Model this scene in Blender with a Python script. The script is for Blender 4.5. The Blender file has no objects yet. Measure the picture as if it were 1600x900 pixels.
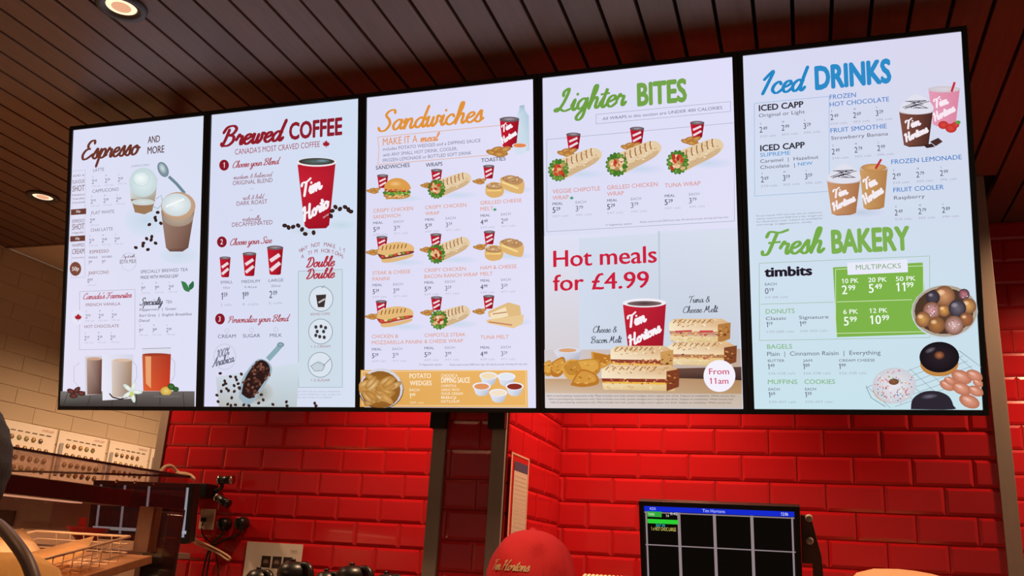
import bpy, bmesh, math, random
from mathutils import Vector, Matrix, geometry
random.seed(7)
C = bpy.data.collections.new('scene'); bpy.context.scene.collection.children.link(C)
PI = math.pi
EYE = 1.55                                   # camera height above the floor
# ---------------------------------------------------------------- camera
FPX = 1407.0
RIGHT = Vector((0.95210, -0.30363, 0.03621)); FWD = Vector((0.30056, 0.90748, -0.29348)); UP = Vector((0.05625, 0.29031, 0.95528))
# rows of the camera basis in world space
RX = Vector((RIGHT[0], FWD[0], UP[0])); RY = Vector((RIGHT[1], FWD[1], UP[1])); RZ = Vector((RIGHT[2], FWD[2], UP[2]))
cam_r, cam_f, cam_u = Vector((0.9521012, 0.3005648, 0.0562505)), Vector((-0.3036316, 0.9074850, 0.2903082)), Vector((0.0362100, -0.2934822, 0.9552785))
cd = bpy.data.cameras.new('camera'); cam = bpy.data.objects.new('camera', cd); C.objects.link(cam)
cd.sensor_width = 36; cd.lens = 36*FPX/1600; cd.clip_start = .05
m = Matrix((cam_r, cam_u, -cam_f)).transposed().to_4x4(); m.translation = (0, 0, EYE); cam.matrix_world = m
bpy.context.scene.camera = cam
# ---------------------------------------------------------------- world and view
w = bpy.data.worlds.new('world'); bpy.context.scene.world = w; w.use_nodes = True
w.node_tree.nodes['Background'].inputs[0].default_value = (1, .72, .52, 1)
w.node_tree.nodes['Background'].inputs[1].default_value = .15
vs = bpy.context.scene.view_settings
vs.view_transform = 'Standard'; vs.look = 'None'; vs.gamma = 1; vs.use_curve_mapping = False; vs.exposure = 0
WARM = (1, .63, .36)

def ray(x, y): return cam_r*((x-800)/FPX) + cam_f - cam_u*((y-450)/FPX)
def at_y(x, y, Y): d = ray(x, y); d = d*(Y/d[1]); return Vector((d[0], d[1], d[2]+EYE))
def at_x(x, y, X): d = ray(x, y); d = d*(X/d[0]); return Vector((d[0], d[1], d[2]+EYE))
def at_z(x, y, Z): d = ray(x, y); d = d*((Z-EYE)/d[2]); return Vector((d[0], d[1], d[2]+EYE))
# ---------------------------------------------------------------- materials
def lin(c):
    if isinstance(c, str): c = tuple(int(c[i:i+2], 16) for i in (0, 2, 4))
    return tuple(((v/255)/12.92 if v/255 <= .04045 else ((v/255+.055)/1.055)**2.4) for v in c[:3])
def mat(name, col, rough=.5, metal=0, var=0, noise=0, nscale=20, bump=0, stretch=(1, 1, 1), coat=0, spec=.5):
    M = bpy.data.materials.new(name); M.use_nodes = True; nt = M.node_tree; N = nt.nodes; L = nt.links
    b = N['Principled BSDF']; b.inputs['Roughness'].default_value = rough; b.inputs['Metallic'].default_value = metal
    b.inputs['Base Color'].default_value = (*col, 1); b.inputs['Coat Weight'].default_value = coat
    b.inputs['Specular IOR Level'].default_value = spec
    src = None
    if var or noise or bump:
        tc = N.new('ShaderNodeTexCoord'); mp = N.new('ShaderNodeMapping'); mp.inputs['Scale'].default_value = stretch
        L.new(tc.outputs['Object'], mp.inputs['Vector'])
        nz = N.new('ShaderNodeTexNoise'); nz.inputs['Scale'].default_value = nscale; nz.inputs['Detail'].default_value = 5
        L.new(mp.outputs['Vector'], nz.inputs['Vector'])
        oi = N.new('ShaderNodeObjectInfo')
        off = N.new('ShaderNodeVectorMath'); off.operation = 'ADD'
        sc = N.new('ShaderNodeMath'); sc.operation = 'MULTIPLY'; sc.inputs[1].default_value = 37
        L.new(oi.outputs['Random'], sc.inputs[0]); L.new(mp.outputs['Vector'], off.inputs[0]); L.new(sc.outputs[0], off.inputs[1]); L.new(off.outputs[0], nz.inputs['Vector'])
        a = N.new('ShaderNodeMath'); a.operation = 'MULTIPLY_ADD'; a.inputs[1].default_value = var*2; a.inputs[2].default_value = 1-var
        L.new(oi.outputs['Random'], a.inputs[0])
        n2 = N.new('ShaderNodeMath'); n2.operation = 'MULTIPLY_ADD'; n2.inputs[1].default_value = noise*2; n2.inputs[2].default_value = 1-noise
        L.new(nz.outputs['Fac'], n2.inputs[0])
        mu = N.new('ShaderNodeMath'); mu.operation = 'MULTIPLY'; L.new(a.outputs[0], mu.inputs[0]); L.new(n2.outputs[0], mu.inputs[1])
        vm = N.new('ShaderNodeVectorMath'); vm.operation = 'SCALE'; vm.inputs[0].default_value = col
        L.new(mu.outputs[0], vm.inputs['Scale']); L.new(vm.outputs[0], b.inputs['Base Color'])
        if bump:
            bp = N.new('ShaderNodeBump'); bp.inputs['Strength'].default_value = bump; bp.inputs['Distance'].default_value = .004
            L.new(nz.outputs['Fac'], bp.inputs['Height']); L.new(bp.outputs[0], b.inputs['Normal'])
    return M
def emat(name, col, s):
    M = bpy.data.materials.new(name); M.use_nodes = True; N = M.node_tree.nodes; N.clear()
    e = N.new('ShaderNodeEmission'); e.inputs[0].default_value = (*col, 1); e.inputs[1].default_value = s
    o = N.new('ShaderNodeOutputMaterial'); M.node_tree.links.new(e.outputs[0], o.inputs[0]); return M
def attr_mat(name, emit):
    M = bpy.data.materials.new(name); M.use_nodes = True; nt = M.node_tree; N = nt.nodes
    a = N.new('ShaderNodeAttribute'); a.attribute_name = 'ink'
    if emit:
        N.remove(N['Principled BSDF']); e = N.new('ShaderNodeEmission'); nt.links.new(a.outputs['Color'], e.inputs[0]); e.inputs[1].default_value = emit
        nt.links.new(e.outputs[0], N['Material Output'].inputs[0])
    else:
        nt.links.new(a.outputs['Color'], N['Principled BSDF'].inputs['Base Color']); N['Principled BSDF'].inputs['Roughness'].default_value = .6
    return M
MT = dict(
    wood=mat('brown wood', (.19, .090, .056), .45, var=.12, noise=.22, nscale=5, stretch=(14, 1, 14)),
    gapm=mat('dark void', (.008, .006, .005), .9),
    red=mat('glossy red tile', (.60, .012, .018), .2, var=.05, noise=.05, nscale=8, coat=.15),
    grout=mat('dull red grout', (.42, .012, .012), .8, noise=.15, nscale=60),
    tan=mat('glossy beige tile', (.56, .45, .33), .22, var=.03, noise=.04, nscale=6),
    tgrout=mat('beige grout', (.62, .50, .36), .8),
    ceilt=mat('ceiling tile board', (.72, .58, .44), .85, noise=.08, nscale=60),
    steel=mat('brushed steel', (.40, .31, .26), .5, .2, noise=.12, nscale=30, stretch=(1, 1, .1)),
    chrome=mat('polished steel', (.62, .56, .5), .2, 1, noise=.05),
    black=mat('black metal', (.010, .009, .009), .35, noise=.1),
    bezel=mat('black plastic bezel', (.006, .006, .007), .3, noise=.05),
    ring=mat('dark bronze ring', (.05, .036, .03), .45, noise=.1),
    paper=mat('white paper', (.80, .72, .64), .7, noise=.03),
    liner=mat('greaseproof paper', (.85, .66, .42), .75, noise=.05),
    floor=mat('dark floor tile', (.12, .09, .07), .4, noise=.2, nscale=4),
    shelf=mat('light wood board', (.48, .27, .14), .4, noise=.2, nscale=6, stretch=(2, 12, 2)),
    plaster=mat('cream plaster', (.5, .42, .34), .85, noise=.05),
    cap=mat('red cotton twill', (.72, .016, .02), .8, noise=.08, nscale=220, bump=.3),
    skin=mat('skin', (.55, .30, .20), .55, noise=.05), hair=mat('dark hair', (.02, .013, .01), .75, noise=.4, nscale=30, stretch=(8, 8, 1), bump=1.0),
    shirt=mat('black shirt cloth', (.03, .025, .025), .85, noise=.1), mustard=mat('mustard knit', (.55, .26, .05), .85, noise=.2, nscale=40, bump=.4),
    leather=mat('brown leather', (.07, .025, .015), .5, noise=.2), jean=mat('dark blue denim', (.03, .045, .09), .9, noise=.2, nscale=90),
    cable=mat('cream cable', (.62, .40, .24), .5, noise=.02), bcable=mat('black cable', (.012, .01, .01), .5, noise=.02),
    whitep=mat('cream plastic', (.62, .50, .38), .4, noise=.02), redp=mat('red plastic', (.6, .02, .02), .4, noise=.02),
    cream=mat('cream card', (.75, .60, .42), .6, noise=.04), tray=mat('pale orange plastic', (.85, .45, .25), .45, noise=.03),
    thread=mat('pale gold thread', (.75, .5, .25), .7, noise=.1, nscale=300),
    display=emat('lamp glow', (1, .50, .30), .85), rimglow=emat('lamp reflector glow', (1, .66, .42), 1.6))
ART = attr_mat('lit display image', 1.05); INK = attr_mat('printed ink', 0)
g = bpy.data.materials.new('clear glass'); g.use_nodes = True; N = g.node_tree.nodes; N.clear()
tr = N.new('ShaderNodeBsdfTransparent'); tr.inputs[0].default_value = (.86, .80, .78, 1); gl = N.new('ShaderNodeBsdfGlossy'); gl.inputs['Roughness'].default_value = .02
lw_ = N.new('ShaderNodeLayerWeight'); lw_.inputs[0].default_value = .5; pw = N.new('ShaderNodeMath'); pw.operation = 'POWER'; pw.inputs[1].default_value = 5; g.node_tree.links.new(lw_.outputs['Facing'], pw.inputs[0])
fr = N.new('ShaderNodeMath'); fr.operation = 'MULTIPLY_ADD'; fr.inputs[1].default_value = .28; fr.inputs[2].default_value = .03; g.node_tree.links.new(pw.outputs[0], fr.inputs[0]); mx = N.new('ShaderNodeMixShader'); o = N.new('ShaderNodeOutputMaterial')
for a, b in ((fr.outputs[0], mx.inputs[0]), (tr.outputs[0], mx.inputs[1]), (gl.outputs[0], mx.inputs[2]), (mx.outputs[0], o.inputs[0])): g.node_tree.links.new(a, b)
MT['glass'] = g
# ---------------------------------------------------------------- object helpers
def tag(o, label=None, cat=None, group=None, kind=None):
    for k, v in (('label', label), ('category', cat), ('group', group), ('kind', kind)):
        if v: o[k] = v
    return o
def link(name, me, mt, parent=None):
    o = bpy.data.objects.new(name, me); C.objects.link(o)
    if mt and not me.materials: me.materials.append(mt)
    if parent: o.parent = parent
    return o
def obj(name, bm, mt, parent=None, smooth=False, loc=None):
    bmesh.ops.recalc_face_normals(bm, faces=bm.faces)
    me = bpy.data.meshes.new(name); bm.to_mesh(me); bm.free()
    if smooth:
        for p in me.polygons: p.use_smooth = True
    o = link(name, me, mt, parent)
    if parent is not None and loc is None:                      # shapes are given in world space
        o.matrix_parent_inverse = parent_inv(parent)
    if loc is not None: o.location = loc
    return o
def parent_inv(p):
    M_ = Matrix.LocRotScale(p.location, p.rotation_euler, p.scale)
    if p.parent: M_ = Matrix.LocRotScale(p.parent.location, p.parent.rotation_euler, p.parent.scale) @ p.matrix_parent_inverse @ M_
    return M_.inverted()
def empty(name, loc, label, cat, group=None, rz=0):
    o = bpy.data.objects.new(name, None); C.objects.link(o); o.location = loc; o.rotation_euler = (0, 0, rz); o.empty_display_size = .05
    return tag(o, label, cat, group)
def box(bm, lo, hi, bev=0, M_=None):
    lo = Vector(lo); hi = Vector(hi); c = (lo+hi)/2; s = hi-lo
    b2 = bmesh.new(); bmesh.ops.create_cube(b2, size=1)
    for v in b2.verts: v.co = Vector((v.co[0]*s[0], v.co[1]*s[1], v.co[2]*s[2])) + c
    if bev: bmesh.ops.bevel(b2, geom=b2.edges[:], offset=bev, segments=2, affect='EDGES', profile=.6)
    if M_: bmesh.ops.transform(b2, matrix=M_, verts=b2.verts)
    join(bm, b2)
def join(bm, b2):
    me = bpy.data.meshes.new('tmp'); b2.to_mesh(me); b2.free(); bm.from_mesh(me); bpy.data.meshes.remove(me)
def B(*boxes, bev=0, M_=None):
    bm = bmesh.new()
    for lo, hi in boxes: box(bm, lo, hi, bev, M_)
    return bm
def lathe(prof, center=(0, 0, 0), n=32, M_=None):
    bm = bmesh.new(); rows = []
    for r, z in prof:
        if r < 1e-5: rows.append([bm.verts.new((0, 0, z))])
        else: rows.append([bm.verts.new((r*math.cos(2*PI*k/n), r*math.sin(2*PI*k/n), z)) for k in range(n)])
    for a, b in zip(rows, rows[1:]):
        for k in range(n):
            k2 = (k+1) % n
            q = [a[k % len(a)], a[k2 % len(a)], b[k2 % len(b)], b[k % len(b)]]
            u = []
            for v in q:
                if v not in u: u.append(v)
            if len(u) > 2: bm.faces.new(u)
    if M_: bmesh.ops.transform(bm, matrix=M_, verts=bm.verts)
    bmesh.ops.translate(bm, vec=Vector(center), verts=bm.verts)
    return bm
def spline(pts, k=6):
    pts = [Vector(p) for p in pts]
    if len(pts) < 3: return pts
    out = []
    for i in range(len(pts)-1):
        p0 = pts[max(i-1, 0)]; p1 = pts[i]; p2 = pts[i+1]; p3 = pts[min(i+2, len(pts)-1)]
        for j in range(k):
            t = j/k
            out.append(.5*((2*p1)+(p2-p0)*t+(2*p0-5*p1+4*p2-p3)*t*t+(3*p1-p0-3*p2+p3)*t**3))
    out.append(pts[-1]); return out
def tube(bm, pts, r, n=8, k=6, smooth=True):
    P = spline(pts, k) if smooth else [Vector(p) for p in pts]
    rings = []; ref = Vector((0, 0, 1))
    for i, p in enumerate(P):
        d = (P[min(i+1, len(P)-1)]-P[max(i-1, 0)]).normalized()
        a = d.cross(ref)
        if a.length < 1e-3: a = d.cross(Vector((1, 0, 0)))
        a.normalize(); b = d.cross(a)
        rr = r(i/(len(P)-1)) if callable(r) else r
        rings.append([bm.verts.new(p+a*(rr*math.cos(2*PI*q/n))+b*(rr*math.sin(2*PI*q/n))) for q in range(n)])
    for A, B_ in zip(rings, rings[1:]):
        for q in range(n): bm.faces.new((A[q], A[(q+1) % n], B_[(q+1) % n], B_[q]))
    bm.faces.new(rings[0]); bm.faces.new(rings[-1][::-1])
# ---------------------------------------------------------------- the setting
CZ = EYE+1.53                                             # ceiling underside
YL, YC, YB, YR = 3.55, 2.91, 3.60, 4.11                   # left wall, column face, back wall, right far wall
XL0, XC0, XC1, XB1, XT = -2.876, -1.222, -.957, .69, -4.245
Z0T = EYE-.62                                             # tiles start here, plain grout below

tile_cache = {}
def tile_mesh(lu, lz, gap, depth, bev, mt):
    key = (round(lu, 3), round(lz, 3), mt.name)
    if key in tile_cache: return tile_cache[key]
    a, b = lu-gap, lz-gap; bw = min(bev, a*.4)
    v = [(0, 0, 0), (a, 0, 0), (a, 0, b), (0, 0, b)]
    r = .003
    v2 = [(x, -depth*.45, z) for x, _, z in v]
    v3 = [(bw, -depth, bev), (a-bw, -depth, bev), (a-bw, -depth, b-bev), (bw, -depth, b-bev)]
    V = v+v2+v3; F = [(8, 9, 10, 11)]
    for i in range(4):
        j = (i+1) % 4; F += [(i, j, 4+j, 4+i), (4+i, 4+j, 8+j, 8+i)]
    me = bpy.data.meshes.new('tile'); me.from_pydata(V, [], F); me.materials.append(mt); me.update()
    tile_cache[key] = me; return me
def tiled_wall(parent, org, ang, length, z0, z1, pu, pz, zph, uph, mt, bev=.011, depth=.0055, mend=False):
    """tiles on a wall whose lower left corner (seen from the front) is org; ang turns +x into the wall's run"""
    k = math.floor((z0-zph)/pz); row = 0
    M_ = Matrix.Rotation(ang, 4, 'Z'); n = 0
    z = zph+k*pz
    while z < z1-.002:
        za, zb = max(z, z0), min(z+pz, z1)
        if zb-za > .015:
            off = uph + (pu/2 if (k % 2) else 0)
            u = off-math.ceil(off/pu)*pu
            while u < length-.002:
                a, b = max(u, 0), min(u+pu, length)
                if b-a > .012:
                    me = tile_mesh(b-a, zb-za, .0035, depth, bev, mt)
                    o = bpy.data.objects.new('tile', me); C.objects.link(o); o.parent = parent
                    p = M_ @ Vector((a+.0017, 0, 0)); o.location = (org[0]+p[0], org[1]+p[1], za+.0017)
                    o.rotation_euler = (random.uniform(-.004, .004), 0, ang+random.uniform(-.003, .003)); n += 1
                u += pu
        z += pz; k += 1
    return n
def wall(name, lo, hi, mt):
    return tag(obj(name, B((lo, hi)), mt), kind='structure')
wl = wall('wall_left', (XL0, YL, 0), (XC0+.0, YL+.15, CZ), MT['grout'])
wb = wall('wall_back', (XC1, YB, 0), (XB1, YB+.15, CZ), MT['grout'])
wc = wall('wall_column', (XC0, YC, 0), (XC1, YB+.15, CZ), MT['grout'])
wr = wall('wall_right', (XB1-.6, YR, 0), (XB1+3.0, YR+.15, CZ), MT['grout'])
wt = wall('wall_side', (XT-.15, .9, 0), (XT, 6.6, CZ), MT['tgrout'])
wf = wall('wall_far', (XT-.15, 6.6, 0), (XB1-.6, 6.75, CZ+.05), MT['plaster'])
def phase_x(px, py, Y, x0): return (at_y(px, py, Y)[0]-x0)
T1 = tiled_wall(wl, (XL0, YL), 0, XC0-XL0, Z0T, CZ-.002, .2, .1, EYE+.026, phase_x(604, 690, YL, XL0)+(.1 if math.floor((EYE+.38-EYE-.026)/.1) % 2 else 0), MT['red'])
T2 = tiled_wall(wb, (XC1, YB), 0, XB1-XC1, Z0T, CZ-.002, .2, .1, EYE+.042, phase_x(1077, 687, YB, XC1)+.1, MT['red'])
T3 = tiled_wall(wc, (XC0+.045, YC), 0, XC1-XC0-.09, Z0T, CZ-.002, .2, .1, EYE+.057, .02, MT['red'])
T4 = tiled_wall(wc, (XC1, YC-.0), PI/2, YB-YC-.0, Z0T, CZ-.002, .2, .1, EYE+.05, .07, MT['red'])
T5 = tiled_wall(wr, (XB1-.2, YR), 0, 2.2, EYE-.3, CZ-.002, .2, .1, EYE+.047, .05, MT['red'])
T6 = tiled_wall(wt, (XT, 2.2), PI/2, 4.1, EYE+.02, CZ-.002, .3, .0915, EYE+.053, .11, MT['tan'], bev=.002, depth=.004)
tag(obj('floor', B(((-6, -3.5, -.06), (5, 6.75, 0))), MT['floor']), kind='structure')

# wooden slatted ceiling: every board its own part, running away from the camera
ceil = tag(obj('ceiling', B(((-5.2, -3.0, CZ+.03), (XL0-.0, 3.67, CZ+.10)), ((XL0, -3.0, CZ+.03), (XB1+3, YR+.15, CZ+.10))), MT['gapm']), kind='structure')
H_ = 1.53; pp = .06868*H_
def plank_mesh(L):
    bm = B(((0, 0, 0), (pp-.0105, L, .026)), bev=.0015); bmesh.ops.recalc_face_normals(bm, faces=bm.faces)
    me = bpy.data.meshes.new('plank'); bm.to_mesh(me); bm.free(); me.materials.append(MT['wood']); return me
pm = {}
k = -48
while True:
    x = H_*.0065+pp*k+.00525
    if x > XB1+2.6: break
    y1 = 3.67 if x < XL0 else YR
    if XL0-.02 < x < XC0: y1 = YL-.004
    elif XC0-.1 <= x < XC1: y1 = YC-.012
    elif XC1-.1 <= x < XB1: y1 = YB-.012
    y0 = -.6; L = y1-y0
    if x > -5.1:
        if L not in pm: pm[L] = plank_mesh(L)
        o = bpy.data.objects.new('plank', pm[L]); C.objects.link(o); o.parent = ceil; o.location = (x, y0, CZ+random.uniform(0, .0015))
    k += 1
tag(obj('trim_5', B(((-5.2, 3.67, CZ-.004), (XL0-.0, 3.69, CZ+.06)), bev=.002), MT['wood']), kind='structure')
# suspended tile ceiling beyond the boards at the far left
c2 = tag(obj('ceiling', B(((XT, 3.69, CZ+.03), (XB1-.6, 6.6, CZ+.10))), MT['gapm']), kind='structure')
for i in range(7):
    for j in range(5):
        x0 = XT+.004+i*.6; y0 = 3.695+j*.58
        obj('ceiling_panel', B(((x0, y0, CZ+.002), (x0+.592, y0+.574, CZ+.02)), bev=.002), MT['ceilt'], c2)
# metal edge trims
def trim(n, lo, hi, mt='steel'): return tag(obj('trim_%d' % n, B((lo, hi), bev=.0015), MT[mt]), kind='structure')
trim(1, (XL0-.015, YL-.014, 0), (XL0+.03, YL+.15, CZ))
tz = at_y(700, 672, YC)[2]
trim(2, (XC0-.004, YC-.016, 0), (XC0+.045, YC+.03, CZ))
trim(3, (XC1-.052, YC-.016, 0), (XC1-.003, YC-.001, CZ))
trim(4, (XB1-.045, YB-.014, 0), (XB1+.006, YB+.16, CZ))
for k, (xa, xb, nm) in enumerate(((XC0-.006, XC0+.052, 'left'), (XC1-.06, XC1+.0, 'right'))):
    br = empty('mounting_bracket', ((xa+xb)/2, YC-.03, tz), 'black steel mounting bracket on the %s edge trim of the dark tiled column' % nm, 'bracket', 'brackets behind the menu screens')
    obj('bracket_post', B(((xa, YC-.045, tz), (xb, YC-.017, CZ-.002)), bev=.003), MT['black'], br)
    obj('bracket_arm', B(((xa+.01, YC-.22, EYE+1.0), (xb-.01, YC-.046, EYE+1.04)), bev=.003), MT['black'], br)

# ---------------------------------------------------------------- downlights
def downlight(x, y, label, power, r=.046, size=1.9, zz=CZ, blend=.6, lit=True):
    t = empty('downlight', (x, y, zz), label, 'ceiling light', 'recessed ceiling downlights')
    ro = r*1.62
    obj('trim_ring', lathe([(r, -.001), (r+.003, -.008), (ro-.004, -.009), (ro, -.003), (ro, .0), (ro-.01, .0), (r, -.001)], (x, y, zz), 40), MT['ring'], t, True)
    obj('lamp_recess', lathe([(r, -.001), (r*.96, .004), (r*.96, .0025)], (x, y, zz), 32), MT['black'], t, True)
    obj('lamp_lens', lathe([(0, -.0035), (r*.62, -.0035)], (x, y, zz), 32), MT['display'], t, True)
    obj('reflector', lathe([(r*.62, -.0034), (r*.97, -.001)], (x, y, zz), 32), MT['rimglow'], t, True)
    ld = bpy.data.lights.new('lamp_light', 'SPOT'); ld.energy = power; ld.color = WARM; ld.spot_size = size; ld.spot_blend = blend; ld.shadow_soft_size = .04
    lo = bpy.data.objects.new('lamp_light', ld); C.objects.link(lo); lo.parent = t; lo.location = (0, 0, -.03)
    return t
downlight(-1.911, 1.857, 'lit round recessed downlight nearest the top left corner, between wooden boards', 26)
downlight(-3.40, 3.08, 'small lit recessed downlight beside the leftmost menu screen', 90)
LAMPS = [(-1.50, 3.08, 135), (-.56, 3.12, 165), (1.15, 3.40, 110), (-3.3, 5.0, 150), (-3.2, 4.1, 150)]  # last one is unseen, added to brighten the beige wall
LN = ['recessed downlight over the left red tiled wall, hidden behind the menu screens', 'recessed downlight over the back red tiled wall, hidden behind the menu screens', 'recessed downlight over the far right red tiled wall', 'recessed downlight in the tile ceiling over the beige wall, farther from the boards', 'unseen downlight added in the tile ceiling to brighten the beige wall, nearer the boards']
for (x, y, p), s in zip(LAMPS, LN): downlight(x, y, s, p, size=1.55 if y < 3.2 else 2.4, blend=1)
for x, y, p, s in ((-.4, 1.3, 90, 'over the staff member in the red cap'), (1.1, 1.86, 26, 'in front of the rightmost menu screen'), (-1.9, .2, 40, 'above the queue, left'), (-2.7, 1.45, 190, 'over the near end of the glass case'), (-.4, -.6, 26, 'behind the viewer'), (1.1, .2, 26, 'above the queue, right')):  # lamps out of view, added to brighten the hall, cap and glass case
    downlight(x, y, 'added unseen downlight in the wooden ceiling ' + s, p)
# ---------------------------------------------------------------- flat print library
def text_mesh(s, bold):
    key = (s, bold)
    if key in text_mesh.c: return text_mesh.c[key]
    if bold > 0:                                             # heavier weight: the same outline printed with small shifts
        V0, F0 = text_mesh(s, 0); V = []; F = []; dd = [(1, 0), (-1, 0), (0, 1), (0, -1), (.7, .7), (-.7, .7), (.7, -.7), (-.7, -.7)] if bold > .02 else [(1, .3), (-1, -.3)]
        for a, c in dd:
            b = len(V); V += [v+Vector((a*bold, c*bold*.8, 0)) for v in V0]; F += [tuple(b+i for i in f) for f in F0]
        text_mesh.c[key] = (V, F); return V, F
    cu = bpy.data.curves.new('t', 'FONT'); cu.body = s; cu.resolution_u = 3; cu.offset = bold
    o = bpy.data.objects.new('t', cu); C.objects.link(o)
    dg = bpy.context.evaluated_depsgraph_get(); e = o.evaluated_get(dg); me = e.to_mesh()
    V = [v.co.copy() for v in me.vertices]; me.calc_loop_triangles(); F = [tuple(t.vertices) for t in me.loop_triangles]
    e.to_mesh_clear(); bpy.data.objects.remove(o); bpy.data.curves.remove(cu)
    if '1' in s:                                             # give every figure one its flag
        t1 = text_mesh.c.get('one')
        if s == '1': bw = max(v[0] for v in V)-min(v[0] for v in V); hh = max(v[1] for v in V)
        else: V1 = text_mesh('1', 0)[0]; hh = max(v[1] for v in V1); bw = .075 if not text_mesh.bw else text_mesh.bw
        if s == '1': text_mesh.bw = bw
        for i, ch in enumerate(s):
            if ch == '1':
                right = max(v[0] for v in (V if s == '1' else text_mesh(s[:i+1], 0)[0])) if i < len(s)-1 or s == '1' else max(v[0] for v in V)
                x = right-text_mesh.bw; b = len(V)
                V += [Vector((x+.02, hh, 0)), Vector((x-.12, hh-.11, 0)), Vector((x-.12, hh-.19, 0)), Vector((x+.02, hh-.10, 0))]; F.append((b, b+1, b+2)); F.append((b, b+2, b+3))
    text_mesh.c[key] = (V, F); return V, F
text_mesh.c = {}; text_mesh.bw = None
CAPH = max(v[1] for v in text_mesh('H', 0)[0])
def hom(src, dst):                      # 4 point homography src -> dst
    import numpy as np
    A = []; b = []
    for (x, y), (u, v) in zip(src, dst):
        A += [[x, y, 1, 0, 0, 0, -u*x, -u*y], [0, 0, 0, x, y, 1, -v*x, -v*y]]; b += [u, v]
    h = list(np.linalg.solve(np.array(A, float), np.array(b, float)))+[1]
    return lambda x, y: ((h[0]*x+h[1]*y+h[2])/(h[6]*x+h[7]*y+h[8]), (h[3]*x+h[4]*y+h[5])/(h[6]*x+h[7]*y+h[8]))
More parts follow.
